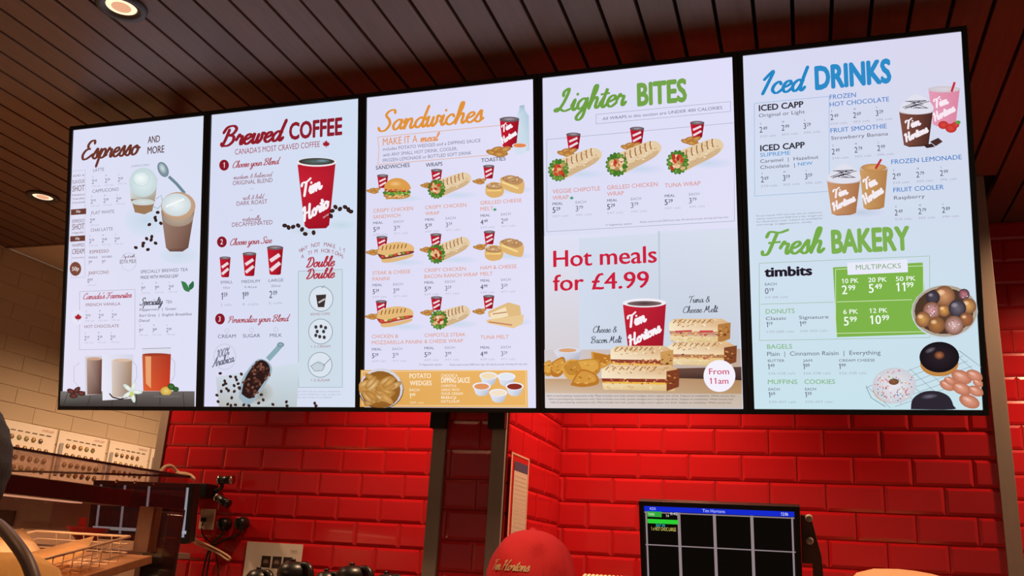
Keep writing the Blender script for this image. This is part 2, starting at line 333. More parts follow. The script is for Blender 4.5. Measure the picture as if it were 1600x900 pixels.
# brush script letters as strokes: x-height 1
G = {
 'a': (1.0, [[(.78,.8),(.5,1),(.15,.7),(.08,.3),(.3,0),(.6,.25),(.8,.95)],[(.8,.95),(.72,.3),(.88,.02),(1.1,.3)]]),
 'b': (.95,[[(.05,.3),(.45,1.4),(.5,2),(.3,2),(.2,1.2),(.2,.2),(.45,0),(.75,.3),(.7,.85),(.4,.9)],[(.72,.8),(1.0,.85)]]),
 'c': (.85,[[(.72,.74),(.52,1),(.18,.75),(.08,.3),(.35,0),(.62,.05),(.95,.35)]]),
 'd': (1.0,[[(.75,.8),(.5,1),(.15,.7),(.08,.3),(.3,0),(.6,.25),(.85,1)],[(1.0,2.1),(.8,1),(.74,.25),(.88,.0),(1.1,.3)]]),
 'e': (.8, [[(.05,.4),(.45,.55),(.68,.8),(.5,1),(.2,.8),(.1,.3),(.35,0),(.6,.08),(.85,.35)]]),
 'f': (.65,[[(.0,.3),(.45,1.4),(.5,2),(.32,2),(.22,1.2),(.15,-.8),(.3,-.9),(.4,-.1),(.7,.3)]]),
 'g': (.95,[[(.75,.8),(.5,1),(.15,.7),(.1,.3),(.3,.05),(.6,.3),(.8,1)],[(.8,1),(.7,-.5),(.4,-.95),(.15,-.7),(.5,-.1),(1.05,.35)]]),
 'h': (.95,[[(.0,.3),(.42,1.4),(.48,2.05),(.3,2),(.2,1.1),(.12,0)],[(.12,.1),(.3,.75),(.55,1),(.68,.8),(.64,.2),(.78,0),(1.02,.3)]]),
 'i': (.5, [[(.05,.35),(.28,1),(.2,.25),(.34,0),(.6,.3)],[(.38,1.42),(.4,1.48)]]),
 'k': (.9, [[(.05,.3),(.42,1.4),(.45,2),(.28,2),(.2,1.1),(.12,0)],[(.15,.4),(.6,.95),(.6,.6),(.3,.5),(.6,0),(.95,.3)]]),
 'l': (.5, [[(.0,.3),(.4,1.4),(.46,2),(.28,2),(.18,1.1),(.2,.15),(.35,0),(.6,.3)]]),
 'm': (1.4,[[(.0,.6),(.18,1),(.14,0)],[(.14,.1),(.35,.8),(.52,1),(.6,.75),(.56,0)],[(.56,.1),(.8,.85),(.98,1),(1.08,.75),(1.05,.2),(1.2,0),(1.45,.3)]]),
 'n': (1.0,[[(.0,.6),(.18,1),(.14,0)],[(.14,.1),(.35,.8),(.58,1),(.7,.75),(.66,.2),(.8,0),(1.05,.3)]]),
 'o': (.85,[[(.5,1),(.15,.75),(.08,.3),(.3,0),(.62,.2),(.72,.7),(.5,1),(.45,.8),(.9,.75)]]),
 'p': (.95,[[(.05,.5),(.25,1),(.05,-.95)],[(.14,.1),(.35,.8),(.6,1),(.78,.7),(.68,.15),(.4,0),(.2,.15)],[(.6,.05),(1.0,.3)]]),
 'r': (.75,[[(.0,.5),(.22,1.05),(.3,.85),(.55,.85),(.5,.3),(.6,.0),(.8,.3)]]),
 's': (.7, [[(.0,.2),(.42,1.1),(.5,.6),(.55,.2),(.35,-.02),(.08,.12)],[(.45,.05),(.75,.3)]]),
 't': (.55,[[(.0,.3),(.3,1),(.42,1.7),(.25,.6),(.24,.15),(.38,0),(.62,.3)],[(.02,1.2),(.6,1.25)]]),
 'u': (1.0,[[(.0,.6),(.2,1),(.14,.3),(.28,0),(.55,.2),(.78,1)],[(.78,1),(.7,.25),(.84,0),(1.05,.3)]]),
 'v': (.85,[[(.0,.7),(.2,1),(.22,.2),(.4,0),(.65,.5),(.62,1),(.9,.85)]]),
 'w': (1.25,[[(.0,.7),(.2,1),(.14,.3),(.28,0),(.5,.2),(.64,.9)],[(.64,.9),(.58,.25),(.72,0),(.98,.4),(1.0,1),(1.3,.85)]]),
 'y': (.95,[[(.0,.6),(.2,1),(.14,.35),(.28,.05),(.55,.25),(.78,1)],[(.78,1),(.65,-.5),(.35,-.95),(.12,-.7),(.5,-.1),(1.0,.35)]]),
 'z': (.8, [[(.05,.85),(.3,1),(.6,.9),(.1,.05),(.4,.1),(.85,.3)]]),
 'A': (1.5,[[(-.1,.1),(.1,0),(.6,.9),(1.1,2),(1.1,1),(1.15,0),(1.5,.3)],[(.35,.75),(1.2,.85)]]),
 'B': (1.5,[[(.55,1.7),(.4,.8),(.2,0)],[(.0,1.4),(.3,1.95),(.9,2.05),(1.25,1.7),(1.0,1.2),(.55,1.1),(1.1,.95),(1.2,.45),(.8,.02),(.2,.05),(.05,.3)]]),
 'C': (1.3,[[(1.15,1.6),(1.1,2),(.7,1.95),(.2,1.2),(.15,.4),(.5,0),(.9,.1),(1.3,.4)]]),
 'D': (1.5,[[(.6,1.8),(.4,.6),(.2,.05),(.6,0),(1.15,.4),(1.3,1.2),(.9,1.95),(.3,1.9),(.05,1.5)]]),
 'E': (1.35,[[(1.25,1.7),(1.15,2.05),(.75,2),(.5,1.6),(.65,1.2),(.9,1.15),(.4,1.05),(.1,.5),(.3,.02),(.75,.08),(1.3,.5)]]),
 'F': (1.3,[[(.1,1.5),(.3,1.95),(1.0,1.85),(1.6,2.05)],[(.85,1.85),(.65,.9),(.45,.1),(.1,.0),(.0,.3)],[(.4,1.0),(1.15,1.05)]]),
 'H': (1.7,[[(.2,1.6),(.55,2.0),(.45,1.0),(.2,0)],[(1.5,2.05),(1.25,1.0),(1.15,.1),(1.4,0),(1.7,.3)],[(.25,.9),(1.35,1.1)]]),
 'I': (.9, [[(.1,1.3),(.75,2.05),(.5,1.0),(.2,0)]]),
 'L': (1.2,[[(.4,1.4),(.4,1.8),(.75,2.05),(.75,1.6),(.5,.7),(.15,.05),(-.1,.15),(.2,.3),(.7,0),(1.2,.15)]]),
 'M': (1.9,[[(.0,0),(.4,1),(.6,2),(.7,.6),(1.1,1.5),(1.3,2),(1.3,.6),(1.5,0),(1.9,.3)]]),
 'P': (1.3,[[(.6,1.7),(.4,.8),(.2,0)],[(.1,1.4),(.4,1.95),(1.0,2.0),(1.3,1.6),(1.05,1.05),(.5,.95)]]),
 'S': (1.3,[[(1.3,1.7),(1.15,2.05),(.7,1.95),(.5,1.55),(.85,1.1),(1.0,.6),(.7,.05),(.25,0),(.0,.35)]]),
 'T': (1.2,[[(.1,1.55),(.3,1.95),(.9,1.85),(1.5,2.1)],[(.85,1.85),(.65,.9),(.45,0)]]),
 'W': (1.9,[[(.2,1.7),(.45,2),(.35,.9),(.45,0),(1.0,1.5),(1.05,.5),(1.15,0),(1.6,1.1),(1.8,2)]]),
 'N': (1.5,[[(.0,0),(.3,1),(.5,2),(.8,1),(1.0,0),(1.3,1.2),(1.5,2)]]),
 '&': (1.2,[[(1.1,.1),(.5,1.2),(.5,1.7),(.85,1.7),(.8,1.3),(.2,.7),(.2,.15),(.6,0),(1.1,.8)]]),
 "'": (.3, [[(.3,2.1),(.2,1.7)]]),
 '1': (.7, [[(.15,1.5),(.5,1.9),(.4,0)]]), '0': (1.1,[[(.6,1.9),(.2,1.5),(.15,.4),(.45,0),(.85,.4),(.9,1.5),(.6,1.9)]]),
 '%': (1.3,[[(.3,1.9),(.15,1.5),(.4,1.2),(.55,1.6),(.3,1.9)],[(1.1,1.9),(.2,0)],[(.95,.7),(.75,.3),(1.0,0),(1.2,.4),(.95,.7)]]),
 ' ': (.6, [])}
class Flat:
    """flat artwork on one plane; every layer() gathers polygons into one mesh part"""
    def __init__(s, mp, org, u, v, nrm, dz=.00008, lim=None):
        s.mp = mp; s.lim = lim; s.o = Vector(org); s.u = Vector(u); s.v = Vector(v); s.n = Vector(nrm); s.L = {}; s.cur = None; s.z = 0; s.dz = dz
    def layer(s, name):
        s.key = (name, len(s.L)); s.L[s.key] = ([], [], []); s.cur = s.L[s.key]; return s
    def step(s): s.z += 1
    def add(s, uv, faces, col):                              # uv in metres on the plane
        V, F, K = s.cur; b = len(V); off = s.n*(s.z*s.dz)
        many = isinstance(col, list)
        for i, (a, c) in enumerate(uv):
            if s.lim: a = min(max(a, .0), s.lim[0]); c = min(max(c, .0), s.lim[1])
            V.append(s.o+s.u*a+s.v*c+off); K.append(col[i] if many else col)
        F.extend([tuple(b+j for j in f) for f in faces])
    def loc(s, x, y): return s.mp(x, y)
    def poly(s, pts, col, cols=None):
        s.step(); uv = [s.mp(*p) for p in pts]
        tri = geometry.tessellate_polygon([[Vector((a, b, 0)) for a, b in uv]])
        s.add(uv, tri, [lin(c) for c in cols] if cols else lin(col))
    def smooth(s, pts, col, k=4):
        P = spline([(a, b, 0) for a, b in pts+[pts[0]]], k)[:-1]; s.poly([(p[0], p[1]) for p in P], col)
    def ell(s, cx, cy, rx, ry, col, edge=None, rot=0, n=22):
        s.step(); c, d = math.cos(rot), math.sin(rot)
        P = [(cx, cy)]+[(cx+rx*math.cos(2*PI*k/n)*c-ry*math.sin(2*PI*k/n)*d, cy+rx*math.cos(2*PI*k/n)*d+ry*math.sin(2*PI*k/n)*c) for k in range(n)]
        s.add([s.mp(*p) for p in P], [(0, 1+k, 1+(k+1) % n) for k in range(n)], [lin(col)]+[lin(edge or col)]*n)
    def ring(s, cx, cy, rx, ry, wd, col, n=28, a0=0, a1=2*PI):
        P = [(cx+rx*math.cos(a0+(a1-a0)*k/n), cy+ry*math.sin(a0+(a1-a0)*k/n)) for k in range(n+1)]; s.line(P, wd, col)
    def line(s, pts, wd, col):
        s.step(); pts = [Vector((a, b)) for a, b in pts]; L_ = []; R_ = []
        for i, p in enumerate(pts):
            d = (pts[min(i+1, len(pts)-1)]-pts[max(i-1, 0)])
            if d.length < 1e-9: d = Vector((1, 0))
            d.normalize(); n = Vector((-d[1], d[0]))*wd/2; L_.append(p+n); R_.append(p-n)
        n = len(pts); uv = [s.mp(*p) for p in L_+R_]
        s.add(uv, [(i, i+1, n+i+1, n+i) for i in range(n-1)], lin(col))
    def rect(s, x0, y0, x1, y1, wd, col):                    # outline along the plane's own axes
        P = s.axis_rect(x0, y0, x1, y1)
        for a, b in zip(P, P[1:]+P[:1]): s.line([a, b], wd, col)
    def axis_rect(s, x0, y0, x1, y1): return [(x0, y0), (x1, s.ay(x0, y0, x1)), (x1, y1), (x0, s.ay(x1, y1, x0))]
    def ay(s, x0, y0, x1):                                   # y in the photo, at x1, of the horizontal through (x0,y0)
        v0 = s.mp(x0, y0)[1]; lo, hi = y0-150, y0+150
        for _ in range(30):
            m_ = (lo+hi)/2
            if s.mp(x1, m_)[1] > v0: lo = m_
            else: hi = m_
        return (lo+hi)/2
    def fill(s, x0, y0, x1, y1, col): s.poly(s.axis_rect(x0, y0, x1, y1), col)
    def frame_of(s, x0, y0, x1, h, y1):
        a = s.mp(x0, y0); b = s.mp(x1, y1 if y1 is not None else s.ay(x0, y0, x1)); c = s.mp(x0, y0-h)
        du = Vector((b[0]-a[0], b[1]-a[1])); hh = abs(c[1]-a[1]); return Vector(a), du, hh
    def text(s, t, x0, y0, x1, h, col, bold=.012, shear=0, y1=None):
        s.step(); a, du, hh = s.frame_of(x0, y0, x1, h, y1); V, F = text_mesh(t, bold)
        if not V: return
        mn = min(v[0] for v in V); mx_ = max(v[0] for v in V); W_ = max(mx_-mn, 1e-6); d = du.normalized(); n = Vector((-d[1], d[0]))
        uv = []
        for v in V:
            q = a+d*((v[0]-mn)/W_*du.length+shear*v[1]/CAPH*hh)+n*(v[1]/CAPH*hh); uv.append((q[0], q[1]))
        s.add(uv, F, lin(col))
    def script(s, t, x0, y0, x1, h, col, wd=.30, slant=.35, y1=None):
        s.step(); a, du, hh = s.frame_of(x0, y0, x1, h, y1); tot = sum(G[c][0] for c in t)+slant*1.2
        d = du.normalized(); n = Vector((-d[1], d[0])); sx = du.length/tot; sy = hh/2; x = 0
        wr = wd*min(sx*1.1, sy)*.74
        for c in t:
            adv, st = G[c]
            for q in st:
                P = spline([(p[0], p[1], 0) for p in q], 5)
                W_ = [a+d*((x+p[0]+slant*p[1]*sy/sx*.9)*sx)+n*(p[1]*sy) for p in P]
                uvL = []; uvR = []
                for i, p in enumerate(W_):
                    e = W_[min(i+1, len(W_)-1)]-W_[max(i-1, 0)]
                    if e.length < 1e-9: e = Vector((1, 0))
                    e.normalize(); w2 = wr*(.30+.28*abs(e.dot(n))); nn = Vector((-e[1], e[0]))*w2; uvL.append(p+nn); uvR.append(p-nn)
                k = len(W_); s.add([tuple(v) for v in uvL+uvR], [(i, i+1, k+i+1, k+i) for i in range(k-1)], lin(col))
                for p in (W_[0], W_[-1]):
                    r_ = wr*.42; s.add([(p[0]+r_*math.cos(j*PI/4), p[1]+r_*math.sin(j*PI/4)) for j in range(8)], [tuple(range(8))], lin(col))
            x += adv
    def leaf(s, cx, cy, r, col):                             # small maple leaf mark
        P = [(0,-1),(.2,-.6),(.45,-.75),(.38,-.3),(.85,-.45),(.75,-.1),(1,.05),(.55,.4),(.6,.6),(.1,.5),(.06,1),(-.06,1),(-.1,.5),(-.6,.6),(-.55,.4),(-1,.05),(-.75,-.1),(-.85,-.45),(-.38,-.3),(-.45,-.75),(-.2,-.6)]
        s.poly([(cx+r*a, cy+r*b) for a, b in P], col)
    def run(s, t, a, hh, col, bold, cond):                   # natural width text from plane point a; returns its width
        s.step(); V, F = text_mesh(t, bold); mn = min(v[0] for v in V); mx_ = max(v[0] for v in V); k = hh/CAPH
        s.add([(a[0]+(v[0]-mn)*k*cond, a[1]+v[1]*k) for v in V], F, lin(col)); return (mx_-mn)*k*cond
    def price(s, x, y, h, t, col='4a4656', bold=.0, cw=.62):
        a, b = t.split('.'); p = s.mp(x, y); hh = abs(s.mp(x, y-h)[1]-p[1]); text_mesh('H', 0)
        w_ = s.run(a, p, hh, col, bold+.004, cw*1.45); s.run(b, (p[0]+w_+hh*.12, p[1]+hh*.42), hh*.58, col, bold+.008, cw*1.55)
    def letter(s, t, x, y, h, col): p = s.mp(x, y); hh = abs(s.mp(x, y-h)[1]-p[1]); s.run(t, p, hh, col, 0, .9)
    def build(s, parent, mt):
        for (name, _), (V, F, K) in s.L.items():
            if not V: continue
            me = bpy.data.meshes.new(name); me.from_pydata(V, [], F); me.update()
            ca = me.color_attributes.new('ink', 'FLOAT_COLOR', 'POINT')
            ca.data.foreach_set('color', [x for c in K for x in (*c, 1)])
            o = link(name, me, mt, parent)
            o.matrix_parent_inverse = parent_inv(parent)
# ---------------------------------------------------------------- the five menu screens
SC = [[(113.5,204),(318.8,181.2),(308,636),(96.7,636)], [(332,180),(560.8,154.2),(555.5,636),(319.5,636)],
      [(575.6,152.7),(834,125.3),(837.5,636),(569.5,635.6)], [(848,122.9),(1143.6,89.7),(1160.7,638.8),(852.2,635.5)],
      [(1161.4,85.8),(1502.5,49.3),(1535.2,642),(1177.6,639)]]
TILT = .20703; SX0, SY0, SZ0, SP, SW, SH = -2.552, 2.59016, EYE+.4464, .605183, .574645, 1.018
SU = Vector((1, 0, 0)); SV = Vector((0, -math.sin(TILT), math.cos(TILT))); SN = Vector((0, -math.cos(TILT), -math.sin(TILT)))
LB = ['leftmost hanging menu screen, headed Espresso, with glass mugs of tea and chocolate at its foot',
      'second hanging menu screen from the left, headed Brewed Coffee, with a large red cup',
      'middle hanging menu screen, headed Sandwiches in orange, with nine meal pictures',
      'hanging menu screen headed Lighter Bites in green, with a hot meals offer below',
      'rightmost hanging menu screen, headed Iced Drinks in blue and Fresh Bakery in green']
BG = [('d9daf0', 'd4dbee', 'e2dcf0', 'dcdcf2'), ('d2d8ee', 'cddaee', 'd8d6ee', 'd2dcec'), ('d6d6ee', 'dedcf4', 'dcdaf2', 'dedcf2'), ('d8d8f0', 'dcdaf4', 'd6dcee', 'dcdcf0'), ('d4d6ee', 'd6d2ea', 'c6dfe8', 'c2dde6')]
def screen(i):
    org = Vector((SX0+i*SP, SY0, SZ0))
    t = empty('menu_screen', org, LB[i], 'menu screen', 'menu screens hanging in a row')
    Mx = Matrix((SU, SV, -SN)).transposed().to_4x4(); Mx.translation = org            # local x right, y up, z away
    b = .0148; bm = bmesh.new()
    for lo, hi in (((-b, -b, -.006), (0, SH+b, .05)), ((SW, -b, -.006), (SW+b, SH+b, .05)), ((0, -b, -.006), (SW, 0, .05)), ((0, SH, -.006), (SW, SH+b, .05))):
        box(bm, lo, hi, .0015, Mx)
    obj('bezel', bm, MT['bezel'], t)
    obj('back_housing', B(((-b+.004, -b+.004, .0505), (SW+b-.004, SH+b-.004, .066)), ((.1, .3, .0665), (SW-.1, .7, .09)), M_=Mx), MT['black'], t)
    obj('hanging_bar', B(((.24, .35, .092), (.32, .80, .11)), M_=Mx), MT['black'], t)
    hb = Mx @ Vector((.28, .60, .10)); obj('hanging_post', B(((hb[0]-.03, hb[1]-.012, hb[2]), (hb[0]+.03, hb[1]+.03, CZ)), bev=.002), MT['black'], t)
    p = obj('display', B(((0, 0, .0015), (SW, SH, .045)), M_=Mx), MT['bezel'], t)
    h = hom(SC[i], [(0, SH), (SW, SH), (SW, 0), (0, 0)])
    F = Flat(h, org, SU, SV, SN, .00006, (SW, SH))
    F.layer('background_image'); n = 6
    g4 = [lin(c) for c in BG[i]]
    uv = [(SW*a/n, SH*c/n) for c in range(n+1) for a in range(n+1)]
    cols = [tuple((g4[2][q]*(1-a/n)+g4[3][q]*a/n)*(1-c/n)+(g4[0][q]*(1-a/n)+g4[1][q]*a/n)*c/n for q in range(3)) for c in range(n+1) for a in range(n+1)]
    F.add(uv, [(c*(n+1)+a, c*(n+1)+a+1, (c+1)*(n+1)+a+1, (c+1)*(n+1)+a) for c in range(n) for a in range(n)], cols)
    DRAW[i](F)
    F.build(p, ART)
    return t
GR, LG, MG = '5a5668', 'b4b2c8', '8a8698'
def cup(F, x0, x1, y0, y1, red='c01c2e', lid=True, txt=True, coffee=False):
    """red paper cup; x0..x1 at the rim, y0..y1 top to foot"""
    w_ = x1-x0; hh = y1-y0; ry = w_*.11; ins = w_*.15
    F.poly([(x0, y0+ry), (x1, y0+ry), (x1-ins, y1-ry*.5), (x1-ins-w_*.1, y1), (x0+ins+w_*.1, y1), (x0+ins, y1-ry*.5)], red, [red, '9a1222', '8c1020', '8c1020', 'a81626', red])
    F.ell((x0+x1)/2, y0+ry, w_/2+.4, ry*1.25, 'e8e4ec' if coffee else '6a5a60')
    F.ell((x0+x1)/2, y0+ry*.9, w_/2-w_*.03, ry, '3a2c2a' if coffee else 'a89ca4', '6a5048' if coffee else '584a50')
    if txt and w_ > 24:
        F.script('Tim', x0+w_*.14, y0+hh*.50, x0+w_*.70, hh*.22, 'f4eef4', .52, .25, y1=y0+hh*.31)
        F.script('Hortons', x0+w_*.14, y0+hh*.88, x1-w_*.10, hh*.20, 'f4eef4', .60, .2, y1=y0+hh*.56)
    else:
        F.line([(x0+w_*.2, y0+hh*.52), (x0+w_*.78, y0+hh*.3)], hh*.13, 'e8d4dc'); F.line([(x0+w_*.22, y0+hh*.85), (x0+w_*.8, y0+hh*.58)], hh*.13, 'e8d4dc')
def lines(F, x0, y0, x1, n, dy, h, col=MG):
    words = ['Prices include VAT and may vary by restaurant.', 'Adults need around 2000 kcal a day. Images are', 'for illustration only. Subject to availability', 'serving suggestion only.']
    for k in range(n):
        F.text(words[k % 4], x0, y0+k*dy, x1 if k < n-1 or n == 1 else x0+(x1-x0)*.85, h, col, 0)
def fries(F, x, y, s):
    for dx, dy, r in ((-7, 1, .25), (-2, -2, -.2), (3, 1, .35), (6, -2, -.3), (0, 3, .1)):
        F.ell(x+dx*s, y+dy*s, 6*s, 2.7*s, 'd8a25c', 'a46a2c', r, 10)
def wrap(F, ax, ay_, bx, by, r, grill=True):
    """rolled wrap from its open end (ax,ay) to its tail (bx,by)"""
    d = Vector((bx-ax, by-ay_)); L = d.length; d.normalize(); n = Vector((-d[1], d[0]))
    if n[1] < 0: n = -n
    q = lambda t, s_: (ax+d[0]*L*t+n[0]*r*s_, ay_+d[1]*L*t+n[1]*r*s_)
    F.smooth([q(0, -1), q(.4, -1.02), q(.85, -.9), q(1.03, -.4), q(1.03, .4), q(.8, .85), q(.4, 1.0), q(0, 1)], 'e0c8a4')
    F.smooth([q(.05, .3), q(.5, .45), q(.95, .3), q(.85, .8), q(.45, 1.0), q(.05, .98)], 'cdae86')
    for t_ in range(26):
        q1 = q(.15+.8*((t_*37) % 26)/26, -.8+1.5*((t_*17) % 26)/26); F.ell(q1[0], q1[1], r*.16, r*.08, ['e8d4b4', 'd4b48c', 'ecdcc0', 'cba678'][t_ % 4], n=5)
    if grill:
        for k in range(6): F.line([q(.28+k*.12, -.85), q(.24+k*.12, -.45), q(.23+k*.12, .0)], r*.13, 'a06a3c')
    random.seed(int(ax)); F.ell(ax, ay_, r*.92, r*1.0, 'c89c68', '8c6a3c', 0, 14)
    for k in range(16): a = k*.393+.2; F.ell(ax+math.cos(a)*r*.85, ay_+math.sin(a)*r*.95, r*.34, r*.22, random.choice(['7ea840', '5c8c30', '94b858', '4c7a2c']), '3c6c24', rot=a, n=8)
    for k in range(15): F.ell(ax+random.uniform(-.62, .62)*r, ay_+random.uniform(-.65, .65)*r, r*.3, r*.18, random.choice(['c8452c', 'b83824', 'e8d0b0', 'd8b078', 'e4c494', 'c88c58', 'a83020']), rot=random.uniform(0, 3), n=7)
def burger(F, x, y, s):
    F.ell(x, y+9*s, 21*s, 6*s, 'd9a860', 'b98040'); F.fill(x-17*s, y+8*s, x+17*s, y+13*s, 'c48f4c')
    F.ell(x, y+5*s, 22*s, 5*s, '6ea03c', '46742a'); F.ell(x, y+1*s, 19*s, 4*s, 'b4402c', '8c2c1e')
    F.smooth([(x-20*s, y), (x-17*s, y-10*s), (x-6*s, y-17*s), (x+7*s, y-17*s), (x+18*s, y-10*s), (x+21*s, y), (x, y+2*s)], 'd89a4c')
    F.ell(x-2*s, y-9*s, 11*s, 5*s, 'ecc07c', 'd89a4c'); speck(F, x-21*s, y+3*s, x+21*s, y+7*s, 22, ['84b44c', '4c7c2c', 'a4c868'], 2, 3); speck(F, x-17*s, y, x+17*s, y+3*s, 16, ['c84838', 'e8b080', 'a03424'], 1.6, 4); speck(F, x-18*s, y+8*s, x+18*s, y+13*s, 22, ['e0b070', 'a8703c', 'ecc488'], 1.8, 6)
def panini(F, x, y, s, fill='8a4030'):
    F.smooth([(x-26*s, y+6*s), (x-20*s, y-6*s), (x+5*s, y-12*s), (x+26*s, y-8*s), (x+31*s, y), (x+24*s, y+5*s), (x-14*s, y+12*s)], 'e0b678')
    for k in range(7): F.line([(x-17*s+k*6*s, y-6*s-k*.5*s), (x-19*s+k*6*s, y+1*s-k*.6*s)], 1.5*s, '8a5428')
    F.smooth([(x-26*s, y+6*s), (x-10*s, y+9*s), (x+10*s, y+4*s), (x+29*s, y+2*s), (x+28*s, y+6*s), (x+5*s, y+11*s), (x-18*s, y+15*s)], fill)
    for k in range(7): F.ell(x-18*s+k*6.5*s, y+11*s-k*1.1*s, 3*s, 1.7*s, ['d85040', 'e8c890', '7a9c3c'][k % 3], n=7)
    F.smooth([(x-20*s, y+15*s), (x+5*s, y+12*s), (x+28*s, y+7*s), (x+26*s, y+12*s), (x, y+19*s), (x-17*s, y+20*s)], 'dcb47c')
def toastie(F, x, y, s, w_=1.0):
    F.smooth([(x-24*s, y+1*s), (x-16*s, y-7*s), (x-2*s, y-6*s), (x+4*s, y+1*s), (x+2*s, y+13*s), (x-12*s, y+17*s), (x-23*s, y+12*s)], 'd9ac68')
    F.ell(x-10*s, y-1*s, 13*s, 5*s, 'caa47c', 'a8784a')
    F.smooth([(x-2*s, y-12*s), (x+14*s, y-17*s), (x+34*s, y-10*s), (x+35*s, y+6*s), (x+28*s, y+11*s), (x+4*s, y+3*s)], 'dcb070')
    F.smooth([(x-1*s, y-13*s), (x+14*s, y-18*s), (x+34*s, y-11*s), (x+26*s, y-3*s), (x+10*s, y-6*s)], 'b88c60')
    speck(F, x, y-15*s, x+28*s, y-6*s, 26, ['dcb888', 'a47848', 'e8ccA0'.lower(), '946c40'], 1.6, 8); speck(F, x-22*s, y-4*s, x+2*s, y+1*s, 16, ['dcb888', 'a47848', 'e8cca0'], 1.5, 9)
    F.line([(x+2*s, y-7*s), (x+27*s, y+3*s)], 3*s, 'f0d48c'); F.line([(x-22*s, y+6*s), (x+1*s, y+6*s)], 2.5*s, 'eccb80')
def beans(F, pts, r=3.2):
    for k, (x, y) in enumerate(pts): F.ell(x, y, r, r*.8, '4a2c24', '1c1010', k*1.3, 9)
def speck(F, x0, y0, x1, y1, n, cols, sz=1.2, sd=1):
    random.seed(sd)
    for k in range(n): F.ell(random.uniform(x0, x1), random.uniform(y0, y1), sz*random.uniform(.6, 1.8), sz*random.uniform(.3, .8), random.choice(cols), rot=random.uniform(-.5, .5), n=5)
def screen1(F):
    br = '6a3428'
    F.layer('heading'); F.script('Espresso', 125, 250, 219, 27, br, .42, .3)
    F.text('AND', 230, 224, 249, 10.5, '5a3c3c', .02); F.text('MORE', 229.5, 241, 256, 11, '5a3c3c', .02)
    F.layer('menu_text')
    F.rect(111, 268, 132, 434, .5, LG)
    for t, y, h, b in (('ADD A', 277, 3, 0), ('FLAVOUR', 288, 6, 0), ('SHOT', 300, 9, .01), ('Hazelnut', 307, 3, 0), ('Vanilla', 313, 3, 0), ('Caramel', 319, 3, 0), ('ESPRESSO', 349, 5, 0), ('SHOT', 360, 9, .01), ('regular', 366, 3, 0), ('WHIPPED', 387, 5, 0), ('CREAM', 398, 8, .01), ('of the best', 405, 2.5, 0)):
        F.text(t, 112, y, 131, h, '7a6468', b)
    F.fill(110, 328, 134, 335, '6a3c30'); F.fill(109, 370, 132.5, 377, '6a3c30'); F.text('50p', 118, 333, 125, 3.6, 'e8dce4'); F.text('50p', 117, 375.4, 124, 3.6, 'e8dce4')
    F.ell(117.5, 421, 9, 11, '7a4838'); F.text('50p', 112, 424, 123, 6, 'f0e4e8')
    def three(x, y, dx, P_, h=6.5):
        for k, p in enumerate(P_):
            xx = x+dx*k; yy = F.ay(x, y, xx); F.letter('SML'[k], xx+1, yy-h-3.4, 2.6, GR)
            F.price(xx, yy, h, p, '6a6676'); F.text('%d cals' % (120+37*k), xx, yy+5, xx+14, 2.4, LG, 0)
    for t, x1, y in (('LATTE', 162, 269), ('CAPPUCCINO', 185, 302), ('FLAT WHITE', 178, 336), ('CHAI LATTE', 176, 363), ('ESPRESSO', 170, 397), ('BABYCCINO', 170, 430)):
        F.text(t, 145-(y-269)*.04, y, x1, 5, '7c7284' if y < 390 else '8c6060', 0)
    three(143, 288, 20.5, ['2.19', '2.39', '2.59']); three(141.5, 319, 20, ['2.19', '2.39', '2.59']); three(140.5, 349, 20, ['2.09']); three(139.5, 381, 20, ['2.29', '2.49', '2.69'])
    F.text('SINGLE', 139, 405, 153, 3, GR, 0); F.text('DOUBLE', 160, 404, 176, 3, GR, 0); F.price(139, 414, 5.5, '1.49', '6a6676'); F.price(160, 413, 5.5, '1.69', '6a6676'); three(137.5, 443, 20, ['0.99'])
    F.ring(202, 410, 12, 14, .5, LG); F.script('Try it with', 192, 404, 212, 5, br, .25); F.text('SOYA MILK', 188, 413, 214, 6, '5a4448', 0)
    F.text('SPECIALLY BREWED TEA', 221, 428, 295, 5, '6e6a7c', 0); F.text('MADE WITH WHOLE LEAF', 221, 437, 280, 5, '4a4a56', .004)
    three(222, 455, 21.5, ['1.69', '1.89', '2.09']); F.script('Specialty', 220, 478, 257, 11, '4c4c58', .36); F.text('TEA', 261, 475, 271, 5, '6e6a7c', 0)
    F.text('Peppermint  |  Green', 220, 487, 277, 4, '5c5868', 0); F.text('Earl Grey  |  English Breakfast', 220, 496, 302, 4, '5c5868', 0); F.text('Decaf', 219.5, 504, 236, 4, '5c5868', 0)
    three(219, 521, 21.5, ['1.69', '1.89', '2.09'])
    F.rect(126, 457, 213, 546, .6, 'a8a4bc'); F.script("Canada's Favourites", 131, 469, 209, 9, 'b03040', .34)
    F.text('FRENCH VANILLA', 136, 480, 190, 4.6, '8c6068', 0); three(135.5, 499, 20.5, ['2.19', '2.39', '2.59']); F.text('HOT CHOCOLATE', 134, 514, 188, 4.6, '8c6068', 0); three(134, 533, 20.5, ['2.19', '2.39', '2.59'])
    F.ell(123, 497, 9, 12, 'e2e0f0'); F.leaf(124.5, 497, 6, 'a82030')
    F.layer('coffee_picture')
    F.ell(230, 345, 34, 26, 'c4d4e4', 'd4dcee'); F.ell(282, 400, 30, 14, 'c8d4e4', 'd4dcee')
    F.line([(246, 312), (254, 306), (257, 318), (249, 327), (242, 324)], 2.4, 'b4c4ce')
    F.poly([(204, 285), (248, 280), (246, 305), (240, 331), (228, 335), (213, 333), (206, 308)], 'c8d2d4', ['d0dede', 'b8c8cc', 'b0a898', '8c6c54', '9a7a60', '8c6c54', 'c8ccc8'])
    F.poly([(206, 312), (245, 314), (239, 331), (228, 336), (214, 333)], '9a7656'); F.ell(226, 317, 19, 5, 'd4dcd8', 'c4cccc')
